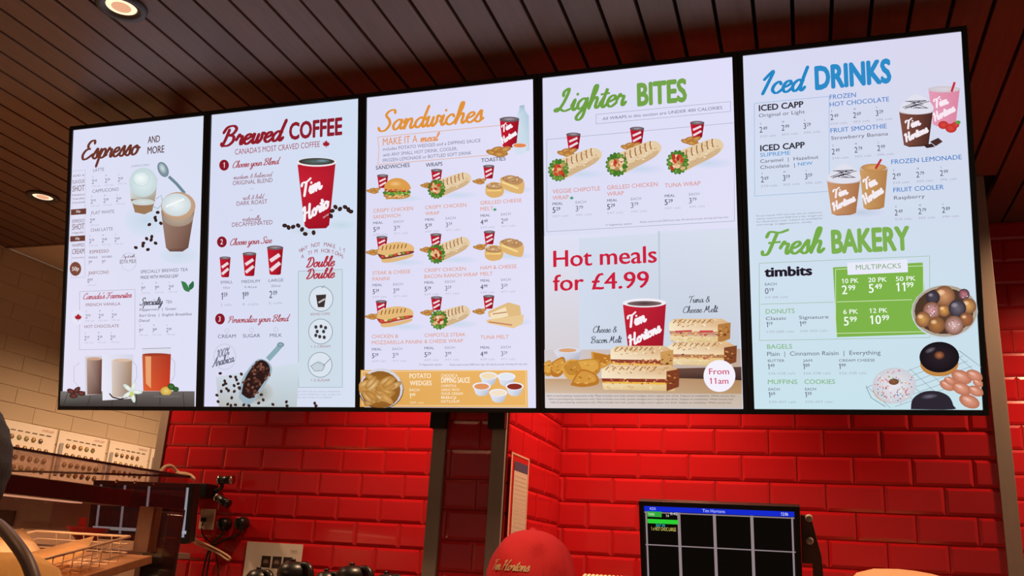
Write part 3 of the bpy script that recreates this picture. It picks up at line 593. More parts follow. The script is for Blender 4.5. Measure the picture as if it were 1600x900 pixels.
    F.ell(226, 286, 22, 23, 'dfeaec', 'c0d2d6'); F.ell(222, 280, 11, 9, 'eef4f4', 'd6e4e6'); F.ring(223, 280, 13, 12, 1.2, 'c2d4d8')
    F.text('CAPPUCCINO', 207, 262.5, 235, 2.8, '8c90a0', 0)
    F.line([(266, 277), (278, 288), (291, 303)], 4.6, '6c8490'); F.ell(257, 266, 8, 12.5, '9cb0b8', '6c808c', -.45); F.ell(256, 264, 4.6, 8, 'd0dce0', '90a4ac', -.45)
    F.poly([(254, 330), (308, 322), (304, 345), (297, 388), (288, 394), (268, 394), (262, 388)], '86685c', ['9c8274', '8c7062', '7a5c50', '6c4c42', '6a4840', '6c4c42', '8c6c5e'])
    F.ell(281, 340, 24, 15, 'b8a898', 'a08c7c'); F.ell(281, 323, 27, 22, 'd8b898', 'bc987c'); F.ell(278, 321, 23, 18, 'e8eef0', 'c8d4d8'); F.line([(262, 324), (276, 318), (290, 312)], 3, 'f0f4f4')
    beans(F, [(249, 333), (246, 345), (236, 352), (254, 350), (245, 341), (215, 388), (226, 385), (234, 391), (232, 374), (239, 376), (246, 381), (240, 371), (227, 381)])
    F.layer('tea_leaf_picture'); F.smooth([(286, 440), (294, 443), (300, 456), (291, 454)], '3a7a4a'); F.smooth([(298, 447), (305, 440), (306, 449), (300, 454)], '2c6a44')
    F.layer('hot_drinks_picture')
    F.poly([(98, 613), (308, 612), (308, 636), (96.8, 636)], '5a5450', ['7a7470', '6c6460', '4a423e', '3c3632'])
    for k in range(6): F.line([(110+k*36, 614), (102+k*38, 636)], .8, '2e2826')
    F.line([(128, 568), (119, 575), (119, 598), (129, 608)], .8, 'b8b8cc')
    F.poly([(136, 558), (163, 557), (162, 617), (137, 619)], 'd2ccd8'); F.poly([(139, 563), (163, 562), (162, 617), (140, 618)], '', ['b89c90', '70483c', '4c2c24', '8a6c60']); F.ell(151, 562, 12, 2.4, 'c8a088')
    F.poly([(163, 554), (212, 555), (210, 624), (164, 627)], 'e4e4f2', ['e0e0f0', 'd0d0e0', 'd4ccd0', 'e8e6f4']); F.poly([(178, 565), (210, 564), (209, 621), (179, 622)], '', ['d8c8c0', 'a8886c', '8c6c54', 'd0c0b4']); F.ell(195, 564, 15, 2.4, 'd4b8a0')
    F.line([(211, 566), (217, 573), (218, 590), (211, 604)], .8, 'b0b0c4')
    F.poly([(226, 546), (271, 545), (270, 612), (227, 612)], 'd8d8e6'); F.poly([(226, 556), (271, 554), (269, 612), (228, 612)], '', ['c05838', 'a83420', 'c83c20', 'd86030']); F.poly([(231, 558), (240, 558), (240, 608), (232, 600)], 'e4a070'); F.ell(248, 555, 22, 2.2, '9c3c28')
    F.line([(226, 546), (271, 544.5)], .9, '8c8ca0'); F.line([(271, 560), (277, 566), (277, 588), (271, 598)], .9, 'b0b0c4')
    F.line([(175, 616), (180, 622), (192, 625), (203, 622)], 2, '2c201c')
    for a in range(5): F.ell(210+8*math.cos(a*1.257-1.2), 613+9*math.sin(a*1.257-1.2), 9, 3.4, 'f0f4ec', 'c8d4cc', a*1.257-1.2, 10)
    F.ell(210, 617, 3, 4, 'c8d070'); F.ell(264, 612, 9, 7, 'e8cc70', 'c49c40'); F.ell(272, 605, 6, 5, '4c7a3c', '2c4c24', .5); F.ell(279, 609, 5, 4, '3c6c34', '24401e'); F.ell(265, 620, 22, 2, '6c6460')
    for x, y, r_ in ((115, 613, .4), (124, 611, -.7), (131, 616, .2), (119, 620, 0)): F.ell(x, y, 7, 4, '7a4038', '3c2420', r_, 9)
def badge(F, x, y, t): F.ell(x, y, 7.6, 8.6, '8c1c2a', '841624'); F.letter(t, x-(1.2 if t == '1' else 2.4), y+4, 8, 'f4e8f0')
def screen2(F):
    dr = '8c1c28'
    F.layer('heading'); F.script('Brewed', 345, 229, 446, 29, dr, .46, .3); F.text('COFFEE', 452, 218, 535, 25, '8a1e2c', .04)
    F.text("CANADA'S MOST CRAVED COFFEE", 368, 242, 500, 8.5, 'a0404c', 0); F.leaf(510, 225, 6, 'a01c2c')
    F.layer('double_double_panel'); F.fill(466.5, 424, 535, 605, 'cad8e4'); F.rect(466.5, 424, 535, 605, .8, '9cacb8')
    for y in (467, 518, 570): F.ell(502-(y-467)*.015, y, 18, 19, 'd6dfea'); F.ring(502-(y-467)*.015, y, 18.5, 19.5, 1.1, '8c98a4')
    F.poly([(494, 461), (510, 460), (507, 480), (497, 480)], '3c3030'); F.line([(498, 473), (508, 467)], 2.5, 'c8c4c8'); F.line([(503, 450), (508, 446)], 1.2, '8c98a4')
    for x, y in ((494, 511), (502, 510), (509, 512), (496, 518), (506, 518), (500, 526), (507, 527), (494, 524)): F.ell(x, y, 2.6, 3, '40383c', n=8)
    F.smooth([(486, 572), (494, 566), (500, 564), (508, 570), (506, 578), (494, 580)], 'c2ced8'); F.line([(505, 572), (512, 565), (517, 560)], 1.2, '8c98a4'); F.line([(486, 572), (496, 566), (508, 570), (504, 579), (492, 580), (486, 572)], .9, '7c8894')
    for t, y in (('BREWED COFFEE', 493), ('+ 2 CREAM', 543.5), ('+ 2 SUGAR', 596)): F.text(t, 486, y, 516, 3.6, 'a0707c', 0)
    F.layer('menu_text')
    badge(F, 351.5, 258.5, '1'); F.script('Choose your Blend', 364, 263, 438, 10, 'a84450', .34)
    F.layer('size_heading'); badge(F, 348, 378.5, '2'); F.script('Choose your Size', 360, 384, 427, 10, 'a84450', .34)
    F.layer('personalize_heading'); badge(F, 345, 499, '3'); F.script('Personalize your Blend', 357, 505, 453, 10, 'a84450', .34)
    for a, b, xa, xb, xc, xd, y in (('medium & balanced', 'ORIGINAL BLEND', 366, 427, 365, 427, 290), ('rich & bold', 'DARK ROAST', 380, 414, 371, 419, 322), ('naturally', 'DECAFFEINATED', 380, 410, 364, 427, 355)):
        F.script(a, xa, y-9, xb, 7, 'a07080', .3); F.text(b, xc, y, xd, 6.5, '8c5060', .0)
    F.text('or', 393, 297, 398, 3, 'b0a0b0', 0); F.text('or', 392, 330, 397, 3, 'b0a0b0', 0)
    F.layer('price_list')
    for t, x0, x1, y, oz, p, c in (('SMALL', 346, 365, 444, '10oz', '1.59', '3 cals'), ('MEDIUM', 379, 407, 443, '14oz', '1.89', '4 cals'), ('LARGE', 421, 444, 441, '20oz', '2.09', '5 cals')):
        F.text(t, x0, y, x1, 4.5, '6c6878', 0); F.text(oz, x0+4, y+8, x1-4, 3.5, MG, 0); F.price(x0+1, y+25, 11, p, '4a4858', .004, .52); F.text(c, x0, y+35, x1-2, 4, LG, 0)
    for t, x0, x1, y in (('CREAM', 342, 370, 529), ('SUGAR', 381, 408, 528), ('MILK', 423, 442, 527)): F.text(t, x0, y, x1, 5.4, '5c6070', .0); F.ring((x0+x1)/2, y-12, 3, 3, .6, LG)
    F.layer('arabica_mark'); F.ring(353, 558, 17, 20, .7, 'b4b8c8'); F.script('100%', 340, 560, 362, 12, '6c6c80', .28, y1=554); F.script('Arabica', 334, 574, 369, 13, '6c6c80', .34, y1=565)
    F.layer('double_double_heading'); F.script('Double', 479, 418, 526, 15, 'b03440', .42); F.script('Double', 479, 436, 526, 15, 'b03440', .42)
    def arc(t, x0, x1, ytop, sag, h):
        n = len(t)
        for k, ch in enumerate(t):
            if ch == ' ': continue
            s_ = k/(n-1)*2-1; x = x0+(x1-x0)*k/(n-1); y = ytop+sag*s_*s_; dy = sag*4*s_/(x1-x0)*4.6/2
            F.letter(ch, x, y, h, '9c4858')
    arc('WHY NOT MAKE IT', 468, 537, 385, 10, 6); arc('A TIM HORTONS', 472, 535, 395, 9, 6)
    F.layer('small_print'); lines(F, 447, 613, 533, 3, 4.5, 2.2, 'a0a8b4')
    F.layer('large_cup_picture'); F.ell(535, 352, 26, 8, 'c0d4e0', 'cfdbec'); F.ell(478, 362, 25, 6, 'c4d4e2', 'd0daec')
    F.poly([(467, 258), (526, 254), (524, 275), (516, 352), (511, 357), (484, 358), (478, 354), (470, 285)], '', ['b81c2c', 'a81828', 'b01c2c', '9c1424', '94101e', '980f20', 'a41626', 'c42234'])
    F.ell(496.5, 254, 31, 7, 'ece4e8'); F.ell(496.5, 253, 28, 5.5, '58706c', '3c3028'); F.ell(505, 252, 12, 2.6, '7c98a0', '4a5a5c')
    F.script('Tim', 473, 309, 508, 21, 'f4ecf2', .50, .3, y1=293); F.script('Horto', 476, 347, 519, 20, 'f4ecf2', .52, .3, y1=322); F.text('DRINK FRESH', 507, 342, 516, 2.6, 'e4ccd4', 0, y1=336)
    beans(F, [(447, 353), (453, 356), (460, 355), (468, 353), (474, 359), (479, 366), (492, 364), (521, 330), (526, 324), (533, 327), (541, 324), (546, 328), (550, 331), (519, 338)], 4)
    F.layer('cup_sizes_picture'); cup(F, 346, 363, 402, 434); F.layer('cup_sizes_picture'); cup(F, 382, 403, 395, 432); F.layer('cup_sizes_picture'); cup(F, 420, 445, 385, 430, txt=False)
    F.layer('coffee_scoop_picture')
    F.poly([(340, 590), (470, 566), (466, 636), (345, 636)], 'c6cdd2', ['c8d0dc', 'cddae6', 'b8c4c8', 'b4b4b0']); F.ell(405, 615, 26, 20, '8c8880', 'c2c9cc')
    F.line([(421, 562), (434, 548), (443, 537)], 8, '88a8b4'); F.ell(441, 539, 5.5, 4, '98b4be', '6c8894')
    F.smooth([(376, 622), (380, 596), (393, 574), (408, 561), (424, 568), (427, 582), (414, 606), (397, 630), (385, 632)], '9aaebc')
    F.smooth([(380, 616), (385, 594), (396, 575), (409, 563), (421, 568), (424, 582), (412, 602), (395, 623)], '2c1a18')
    random.seed(3)
    for k in range(55):
        t_ = random.random(); u_ = random.uniform(-1, 1); x = 388+28*t_+u_*12; y = 616-44*t_+u_*8; F.ell(x, y, 2.6, 1.9, random.choice(['5a342a', '6c4034', '40241e', '7c5040']), rot=random.random()*3, n=7)
    beans(F, [(348, 584), (355, 596), (353, 602), (358, 608), (361, 611), (364, 589), (372, 590), (376, 600), (381, 585), (370, 612), (343, 618), (366, 622), (412, 617), (415, 625), (408, 630), (430, 632), (451, 628), (452, 634), (495, 630), (497, 634), (345, 628), (360, 632), (372, 633), (350, 612), (378, 606), (370, 603), (385, 633), (393, 634), (365, 634), (357, 600), (374, 594)], 2.8)
def screen3(F):
    og = 'dc9038'
    F.layer('heading'); F.script('Sandwiches', 592, 205, 760, 30, og, .36, .25)
    F.layer('meal_offer'); P = F.axis_rect(592, 214, 790, 243)
    F.line([(592, 214), (783, F.ay(592, 214, 783))], .8, 'e0a070'); F.line([(592, 214), (594, 235), (592, 257)], .8, 'e0a070'); F.line([(592, 257), (765, F.ay(592, 257, 765))], .8, 'e0a070')
    F.text('MAKE IT A', 600, 227, 654, 11, 'e09458', .008); F.script('meal', 658, 222, 688, 12, 'e09458', .42)
    for t, y, x1 in (('includes POTATO WEDGES and a DIPPING SAUCE', 235.5, 752), ('with ANY SMALL HOT DRINK, COOLER,', 244.5, 716), ('FROZEN LEMONADE or BOTTLED SOFT DRINK', 253, 738)): F.text(t, 600, y, x1, 5, '74748c', .0)
    F.poly([(812, 173), (813, 166), (820, 165), (821, 173), (827, 182), (828, 236), (808, 238), (808, 184)], 'b8cedc', ['b8cedc', 'a0b8c8', 'a0b8c8', 'b4ccda', 'b0c8d8', 'c0d4e0', 'c8dae6', 'ccdae8'])
    cup(F, 782, 812, 184, 231); fries(F, 781, 237, 1.6); F.poly([(801, 228), (825, 226), (821, 241), (807, 243)], 'd0dcea'); F.ell(813, 228, 12, 4, 'e0864c', 'd8dce8'); F.ell(813, 228, 10, 3, 'e0844c')
    F.layer('menu_text')
    for t, x0, x1, y in (('SANDWICHES', 589, 642, 265), ('WRAPS', 667, 693, 261), ('TOASTIES', 753, 791, 254)): F.text(t, x0, y, x1, 6, '4a4c5c', .01)
    def meal(x, y, a, b, dx=32):
        F.text('MEAL', x, y, x+15, 3.8, '55586c', .004); F.text('EACH', x+dx, F.ay(x, y, x+dx), x+dx+15, 3.8, '8c8ca0', 0)
        F.price(x, y+12, 7.5, a, '3c3c4c', .008); F.price(x+dx, F.ay(x, y+12, x+dx), 7.5, b, '6c6c80', 0); F.text('629 cals', x, y+18, x+22, 3, LG, 0); F.text('411 cals', x+dx, F.ay(x, y+18, x+dx), x+dx+22, 3, LG, 0)
    pk = 'dc9068'
    R_ = [((585, 332, 'CRISPY CHICKEN', 647, 'SANDWICH', 627, 350, '5.29', '3.79'), (666, 327, 'CRISPY CHICKEN', 730, 'WRAP', 688, 345, '5.29', '3.29'), (752, 320, 'GRILLED CHEESE', 816, 'MELT', 772, 339, '4.49', '2.69')),
          ((584, 429, 'STEAK & CHEESE', 643, 'PANINI', 610, 447, '5.29', '3.99'), (665, 425, 'CRISPY CHICKEN', 729, 'BACON RANCH WRAP', 748, 443, '5.29', '3.29'), (752, 421, 'HAM & CHEESE', 808, 'MELT', 771, 440, '4.99', '3.29')),
          ((583, 528, 'CHICKEN &', 624, 'MOZZARELLA PANINI', 661, 547, '5.29', '3.79'), (665, 526, 'CHIPOTLE STEAK', 729, '& CHEESE WRAP', 725, 545, '5.29', '3.99'), (752, 529, 'TUNA MELT', 796, '', 0, 544, '4.99', '3.29'))]
    for r_ in R_:
        for x, y, a, xa, b, xb, my, p1, p2 in r_:
            F.layer('menu_item'); F.text(a, x, y, xa, 5.6, pk, .0)
            if b: F.text(b, x, y+9.5, xb, 5.6, pk, .0)
            meal(x, my, p1, p2)
    F.leaf(775, 328, 3, '3c9a68'); F.text('V Vegetarian option', 657, 570.5, 692, 3.2, MG, 0); F.text('Adults need around 2000 kcal a day. All calories are per serving and may vary.', 704, 570.5, 825, 3.2, MG, 0)
    F.layer('picture_shading')
    def side(x, y, s=1.0): F.layer('drink_and_wedges_picture'); cup(F, x-8.5*s, x+8.5*s, y-13*s, y+8*s); fries(F, x-14*s, y+12*s, .9*s)
    for x, y in ((601, 286), (685, 278), (766, 272), (600, 382), (684, 378), (767, 374), (599, 482), (685, 476), (766, 474)): side(x, y)
    F.layer('picture_shading')
    for x, y in ((630, 313), (712, 308), (795, 300), (630, 412), (712, 408), (795, 402), (630, 512), (712, 508), (795, 505)): F.ell(x+6, y-2, 32, 6, 'c6d4e8', 'd9d9f0')
    F.layer('burger_picture'); burger(F, 624, 297, 1.0); F.layer('wrap_picture'); wrap(F, 687, 297, 737, 279, 12); F.layer('toastie_picture'); toastie(F, 787, 294, 1.0)
    F.layer('panini_picture'); panini(F, 622, 391, 1.0, '7c3c2c'); F.layer('wrap_picture'); wrap(F, 688, 398, 736, 379, 12); F.layer('toastie_picture'); toastie(F, 787, 392, 1.0)
    F.layer('panini_picture'); panini(F, 622, 491, 1.0, 'b04434'); F.layer('wrap_picture'); wrap(F, 693, 500, 738, 486, 12)
    F.layer('melt_picture'); F.poly([(769, 487), (800, 473), (818, 478), (820, 492), (790, 502), (770, 495)], 'dcb880'); F.poly([(772, 490), (796, 480), (800, 494), (774, 501)], 'efdcb8'); F.poly([(766, 500), (795, 496), (824, 492), (822, 506), (808, 513), (768, 505)], 'e4c490'); F.line([(770, 503), (806, 508)], 2, 'c08060'); F.line([(776, 491), (798, 488)], 2, 'c49070')
    F.layer('wedges_offer'); F.poly([(572.5, 577.5), (829, 577), (830, 634.5), (571, 634.5)], 'e8b062', ['e0aa60', 'eab466', 'e8b264', 'd8a050']); F.rect(575, 580, 827, 632, .7, 'f4dcb0')
    F.text('POTATO', 648, 590, 681, 7, 'fbeeda', .012); F.text('WEDGES', 648.5, 601, 682, 7, 'fbeeda', .012); F.text('EACH', 648, 610, 663, 4, 'fbeeda', 0); F.price(648, 621, 8, '1.49', 'fbeeda'); F.text('289 cals', 648, 629, 670, 3, 'f4dcb4', 0)
    F.text('CHOOSE A', 697, 588, 722, 4.5, 'fbeeda', 0); F.text('DIPPING SAUCE', 697, 597, 741, 8, 'fdf4e4', .012)
    for k, t in enumerate(('CHIPOTLE', 'GARLIC MAYO', 'SOUR CREAM', 'BBQ', 'KETCHUP')): F.text(t, 697, 603.5+k*6, 720+(k % 3)*5, 3.8, 'fbeeda', 0)
    F.layer('potato_wedges_picture'); F.ell(604, 607, 35, 31, '6c5848', '4a3c34'); F.ell(604, 606, 34, 31, 'e8e4e8', 'd0ccd4'); F.ell(603, 608, 31, 29, 'a8702c', '8c5a24')
    random.seed(11)
    for k in range(26):
        a = random.random()*6.28; r_ = 26*math.sqrt(random.random()); F.ell(602+r_*math.cos(a), 606+r_*.9*math.sin(a), 13, 5, random.choice(['e0b878', 'd8a862', 'e8c890', 'cc9650']), random.choice(['a87434', 'b88444']), random.uniform(-.9, .9), 10)
    F.layer('sauce_bowls_picture')
    for x, y, c in ((770, 586, 'ecd8b4'), (797.5, 587, 'dfe4ec'), (759.5, 602, 'dc9260'), (810, 602, '8c3020'), (785, 612, 'efdcc4')):
        F.poly([(x-13.5, y), (x+13.5, y), (x+9, y+12), (x+4, y+15), (x-4, y+15), (x-9, y+12)], '', ['dfe2ee', 'c4c8d8', 'b8bccc', 'c0c4d4', 'd0d4e2', 'd8dcea']); F.ell(x, y, 14, 6, 'e8eaf4'); F.ell(x, y+.5, 11.5, 4.6, c)
def screen4(F):
    gn = '6c9c40'
    F.layer('heading'); F.script('Lighter', 868, 175, 981, 33, gn, .36, .25); F.text('BITES', 995, 165, 1073, 33, '72a048', .045)
    F.layer('calorie_note'); F.rect(931, 179, 1141, 174, .6, '9098a8'); F.text('All WRAPS in this section are UNDER 400 CALORIES', 941, 188, 1128, 4.6, '686c80', .0)
    F.layer('menu_text'); F.rect(854, 218, 1147, 345, .7, '98a4b4')
    pk = 'd88878'
    for a, xa, b, xb, x, y, my, dx in (('VEGGIE CHIPOTLE', 937, 'WRAP', 888, 863, 302, 320, 36), ('GRILLED CHICKEN', 1027, 'WRAP', 974, 948, 296, 315, 37), ('TUNA WRAP', 1094, '', 0, 1038, 293, 308, 38)):
        F.layer('menu_item'); F.text(a, x, y, xa, 6.4, pk, .0)
        if b: F.text(b, x, y+10, xb, 6.4, pk, .0)
        F.text('MEAL', x, my, x+16, 4, '4c5068', .006); F.text('EACH', x+dx, F.ay(x, my, x+dx), x+dx+16, 4, '8c8ca0', 0)
        F.price(x, my+12, 8.5, '5.29', '3c3c4c', .008); F.price(x+dx, F.ay(x, my+12, x+dx), 8.5, '3.79', '6c6c80', 0); F.text('597 cals', x, my+19, x+25, 3, LG, 0); F.text('395 cals', x+dx, F.ay(x, my+19, x+dx), x+dx+25, 3, LG, 0)
    F.leaf(893, 309, 3.2, '3c9a68'); F.text('V Vegetarian option', 946, 352.5, 987, 3, MG, 0); F.text('Adults need around 2000 kcal a day. All calories are per serving and may vary.', 999, 348, 1138, 3, MG, 0)
    F.layer('picture_shading')
    for x, y in ((910, 272), (1000, 264), (1105, 255)): F.ell(x, y, 42, 9, 'c4d2e8', 'dadaf2')
    for x, y in ((896, 222), (995, 213), (1089, 204)): F.layer('drink_and_wedges_picture'); cup(F, x-11, x+11, y-14, y+12); fries(F, x-9, y+16, 1.3)
    F.layer('wrap_picture'); wrap(F, 873, 266, 936, 240, 14); F.layer('wrap_picture'); wrap(F, 964, 258, 1029, 230, 15); F.layer('wrap_picture'); wrap(F, 1059, 255, 1126, 227, 15)
    F.layer('hot_meals_background')
    F.poly([(852, 369), (1151, 357), (1160, 638), (853, 635)], '', ['dcdef0', 'd4d8ec', 'c4b8b0', 'cfc4c0']); F.poly([(906, 373), (1152, 358), (1157, 545), (906, 545)], '', ['cfd8e8', 'd4dae8', 'c4ccda', 'ccd6e6']); F.line([(1030, 362), (1032, 545)], 3, 'bcc8d8')
    F.poly([(852, 545), (1157, 545), (1160, 635), (853, 635)], '', ['cfc6c8', 'b8a090', 'c8b8a8', 'd8cecc']); F.poly([(853, 590), (1159, 590), (1159, 615), (853, 612)], '', ['c09c78', 'ac8058', 'b8946c', 'd0b8a0'])
    F.layer('hot_meals_offer'); rd = 'c8203c'; F.text('Hot meals', 866, 417, 1027, 25, rd, .018); F.layer('hot_meals_offer'); F.text('for £4.99', 865.5, 454, 1015, 24.5, rd, .018)
    for t, x0, y, x1, h in (('Cheese &', 927, 519, 965, 10), ('Bacon Melt', 924, 535, 972, 10), ('Tuna &', 1076, 473, 1110, 10), ('Cheese Melt', 1067, 489, 1122, 10)): F.script(t, x0, y, x1, h, '3c3c4a', .26, .15)
    F.layer('hot_meals_picture')
    F.poly([(974, 476), (1041, 474), (1036, 545), (982, 545)], '', ['c42638', 'b01c30', '9c1628', 'b01c2c']); F.ell(1007.5, 473, 34, 7, 'ece8f0'); F.ell(1007.5, 474, 27, 4, '4a3434', '7c6464')
    F.script('Tim', 982, 512, 1013, 18, 'f4ecf2', .50, .3, y1=500); F.script('Hortons', 984, 541, 1036, 16, 'f4ecf2', .55, .3, y1=516)
    F.poly([(866, 546), (910, 546), (905, 562), (890, 566), (876, 564)], '', ['dcdce8', 'c4c4d4', 'a8a8b8', 'b0b0c0', 'ccccd8']); F.ell(888, 546, 21, 5, 'e4e4ee', 'd0d0de'); F.ell(888, 546, 14, 3, 'd8a070')
    wd_ = ['d09440', 'c08434', 'b87428', 'd8a048']
    for k, q in enumerate(([(852, 565), (862, 562), (864, 583), (853, 584)], [(864, 564), (882, 556), (885, 575), (874, 587), (862, 583)], [(878, 572), (892, 560), (912, 566), (906, 588), (888, 590)], [(925, 548), (955, 555), (957, 566), (930, 576)], [(900, 562), (934, 560), (938, 580), (915, 588)], [(893, 600), (908, 576), (932, 583), (936, 598), (912, 603)])):
        F.smooth(q, wd_[(k+1) % 4]); cx_ = sum(p[0] for p in q)/len(q); cy_ = sum(p[1] for p in q)/len(q); F.smooth([(cx_+(p[0]-cx_)*.8, cy_-2+(p[1]-cy_)*.7) for p in q], wd_[(k+3) % 4]); speck(F, cx_-12, cy_-8, cx_+12, cy_+8, 12, ['e8b868', 'a86c24', 'dca450'], 1.8, k)
    F.layer('sandwich_stack_picture')
    F.poly([(1050, 575), (1159, 573), (1159, 594), (1120, 592), (1055, 590)], '', ['6c4c40', '5c4038', '3c2824', '3c2824', '4c342c'])
    def sandwich(x0, x1, y, h, f1, f2, crust='b07840'):
        F.poly([(x0, y), (x0+10, y-6), (x1-12, y-6), (x1, y+1), (x1, y+h*.5), (x0, y+h*.42)], '', ['f0dcb8', 'dcb88c', 'dcb88c', 'd4a878', 'ecd0a4', 'f4e4c8'])
        F.poly([(x0, y+h*.40), (x1-2, y+h*.46), (x1-4, y+h*.64), (x0+2, y+h*.58)], f1); F.poly([(x0+2, y+h*.54), (x1-6, y+h*.62), (x1-10, y+h*.74), (x0+3, y+h*.66)], f2)
        F.poly([(x0+1, y+h*.62), (x1-3, y+h*.72), (x1-6, y+h), (x0+3, y+h*.9)], '', ['ecd8b0', 'e0c490', 'd8b47c', 'e0c898'])
        F.poly([(x1-18, y+h*.1), (x1+2, y), (x1+1, y+h*.8), (x1-18, y+h)], crust)
        speck(F, x0+6, y-5, x1-16, y+h*.2, 40, ['c89868', 'b88450', 'f4e0c0', 'dcb484'], 1.8, int(x0)); speck(F, x0+4, y+h*.42, x1-10, y+h*.66, 45, ['a84434', 'e8a850', 'c46c48', 'f0c878', '7c3020', 'd88c6c'], 1.6, int(y)); speck(F, x0+4, y+h*.72, x1-20, y+h*.92, 25, ['f4e4c4', 'd8b078', 'e8cc9c'], 1.8, int(y)+3); speck(F, x1-16, y+h*.15, x1-1, y+h*.75, 12, ['8c5028', 'c88c50', '6c3418'], 2, 5)
        for k in range(8): F.line([(x0+12+k*(x1-x0-34)/8, y-4), (x0+7+k*(x1-x0-34)/8, y+1)], 1.5, '9c6c38')
    sandwich(1046, 1140, 504, 32, 'c08c74', 'd0b090'); F.line([(1056, 518), (1082, 517)], 2.5, 'c84448'); F.line([(1094, 518), (1115, 518)], 3, 'c84448')
    sandwich(1046, 1150, 540, 32, 'b07c58', 'e4c080', '7c4428')
    F.layer('sandwich_stack_picture'); sandwich(957, 1052, 546, 36, '8c4030', 'e8b050', 'c89858'); sandwich(944, 1062, 576, 34, '8c3828', 'eab84c', '7c3c24')
    F.layer('start_time_badge'); F.ell(1126, 587, 24.5, 24.5, 'f0ecf8', n=32); F.text('From', 1110, 584.5, 1141, 9, 'c84868', .012); F.text('11am', 1111, 599, 1140, 9, 'c84868', .012)
    F.layer('small_print')
    for k, y in enumerate((617, 622, 627)): F.text('Valid at participating restaurants only. Meal includes one melt, potato wedges and a regular hot drink. Subject to availability. While stocks last.', 860+k*3, y, 1151-k*3, 2.6, '6c5c58', 0)
def icup(F, x0, x1, y0, y1, col, dk, cream=None, txt='f0e8ee'):
    w_ = x1-x0
    F.poly([(x0, y0), (x1, y0-1), (x1-w_*.13, y1-3), (x1-w_*.3, y1), (x0+w_*.3, y1+1), (x0+w_*.14, y1-2)], '', [col, dk, dk, dk, dk, col])
    F.ell((x0+x1)/2, y0, w_/2+1, w_*.1, 'd8d0d8', 'c8c0c8')
    if cream:
        F.smooth([(x0, y0), (x0+w_*.12, y0-w_*.25), (x0+w_*.5, y0-w_*.5), (x1-w_*.1, y0-w_*.28), (x1, y0-1), ((x0+x1)/2, y0+w_*.1)], cream)
        random.seed(5)
        for k in range(12): F.line([(x0+w_*random.uniform(.1, .5), y0-w_*random.uniform(.05, .3)), (x0+w_*random.uniform(.5, .9), y0-w_*random.uniform(.05, .32))], .9, '3c3440')
    hh = y1-y0
    F.script('Tim', x0+w_*.2, y0+hh*.52, x0+w_*.66, hh*.24, txt, .52, .2, y1=y0+hh*.38); F.script('Hortons', x0+w_*.2, y0+hh*.88, x1-w_*.12, hh*.22, txt, .6, .2, y1=y0+hh*.58)
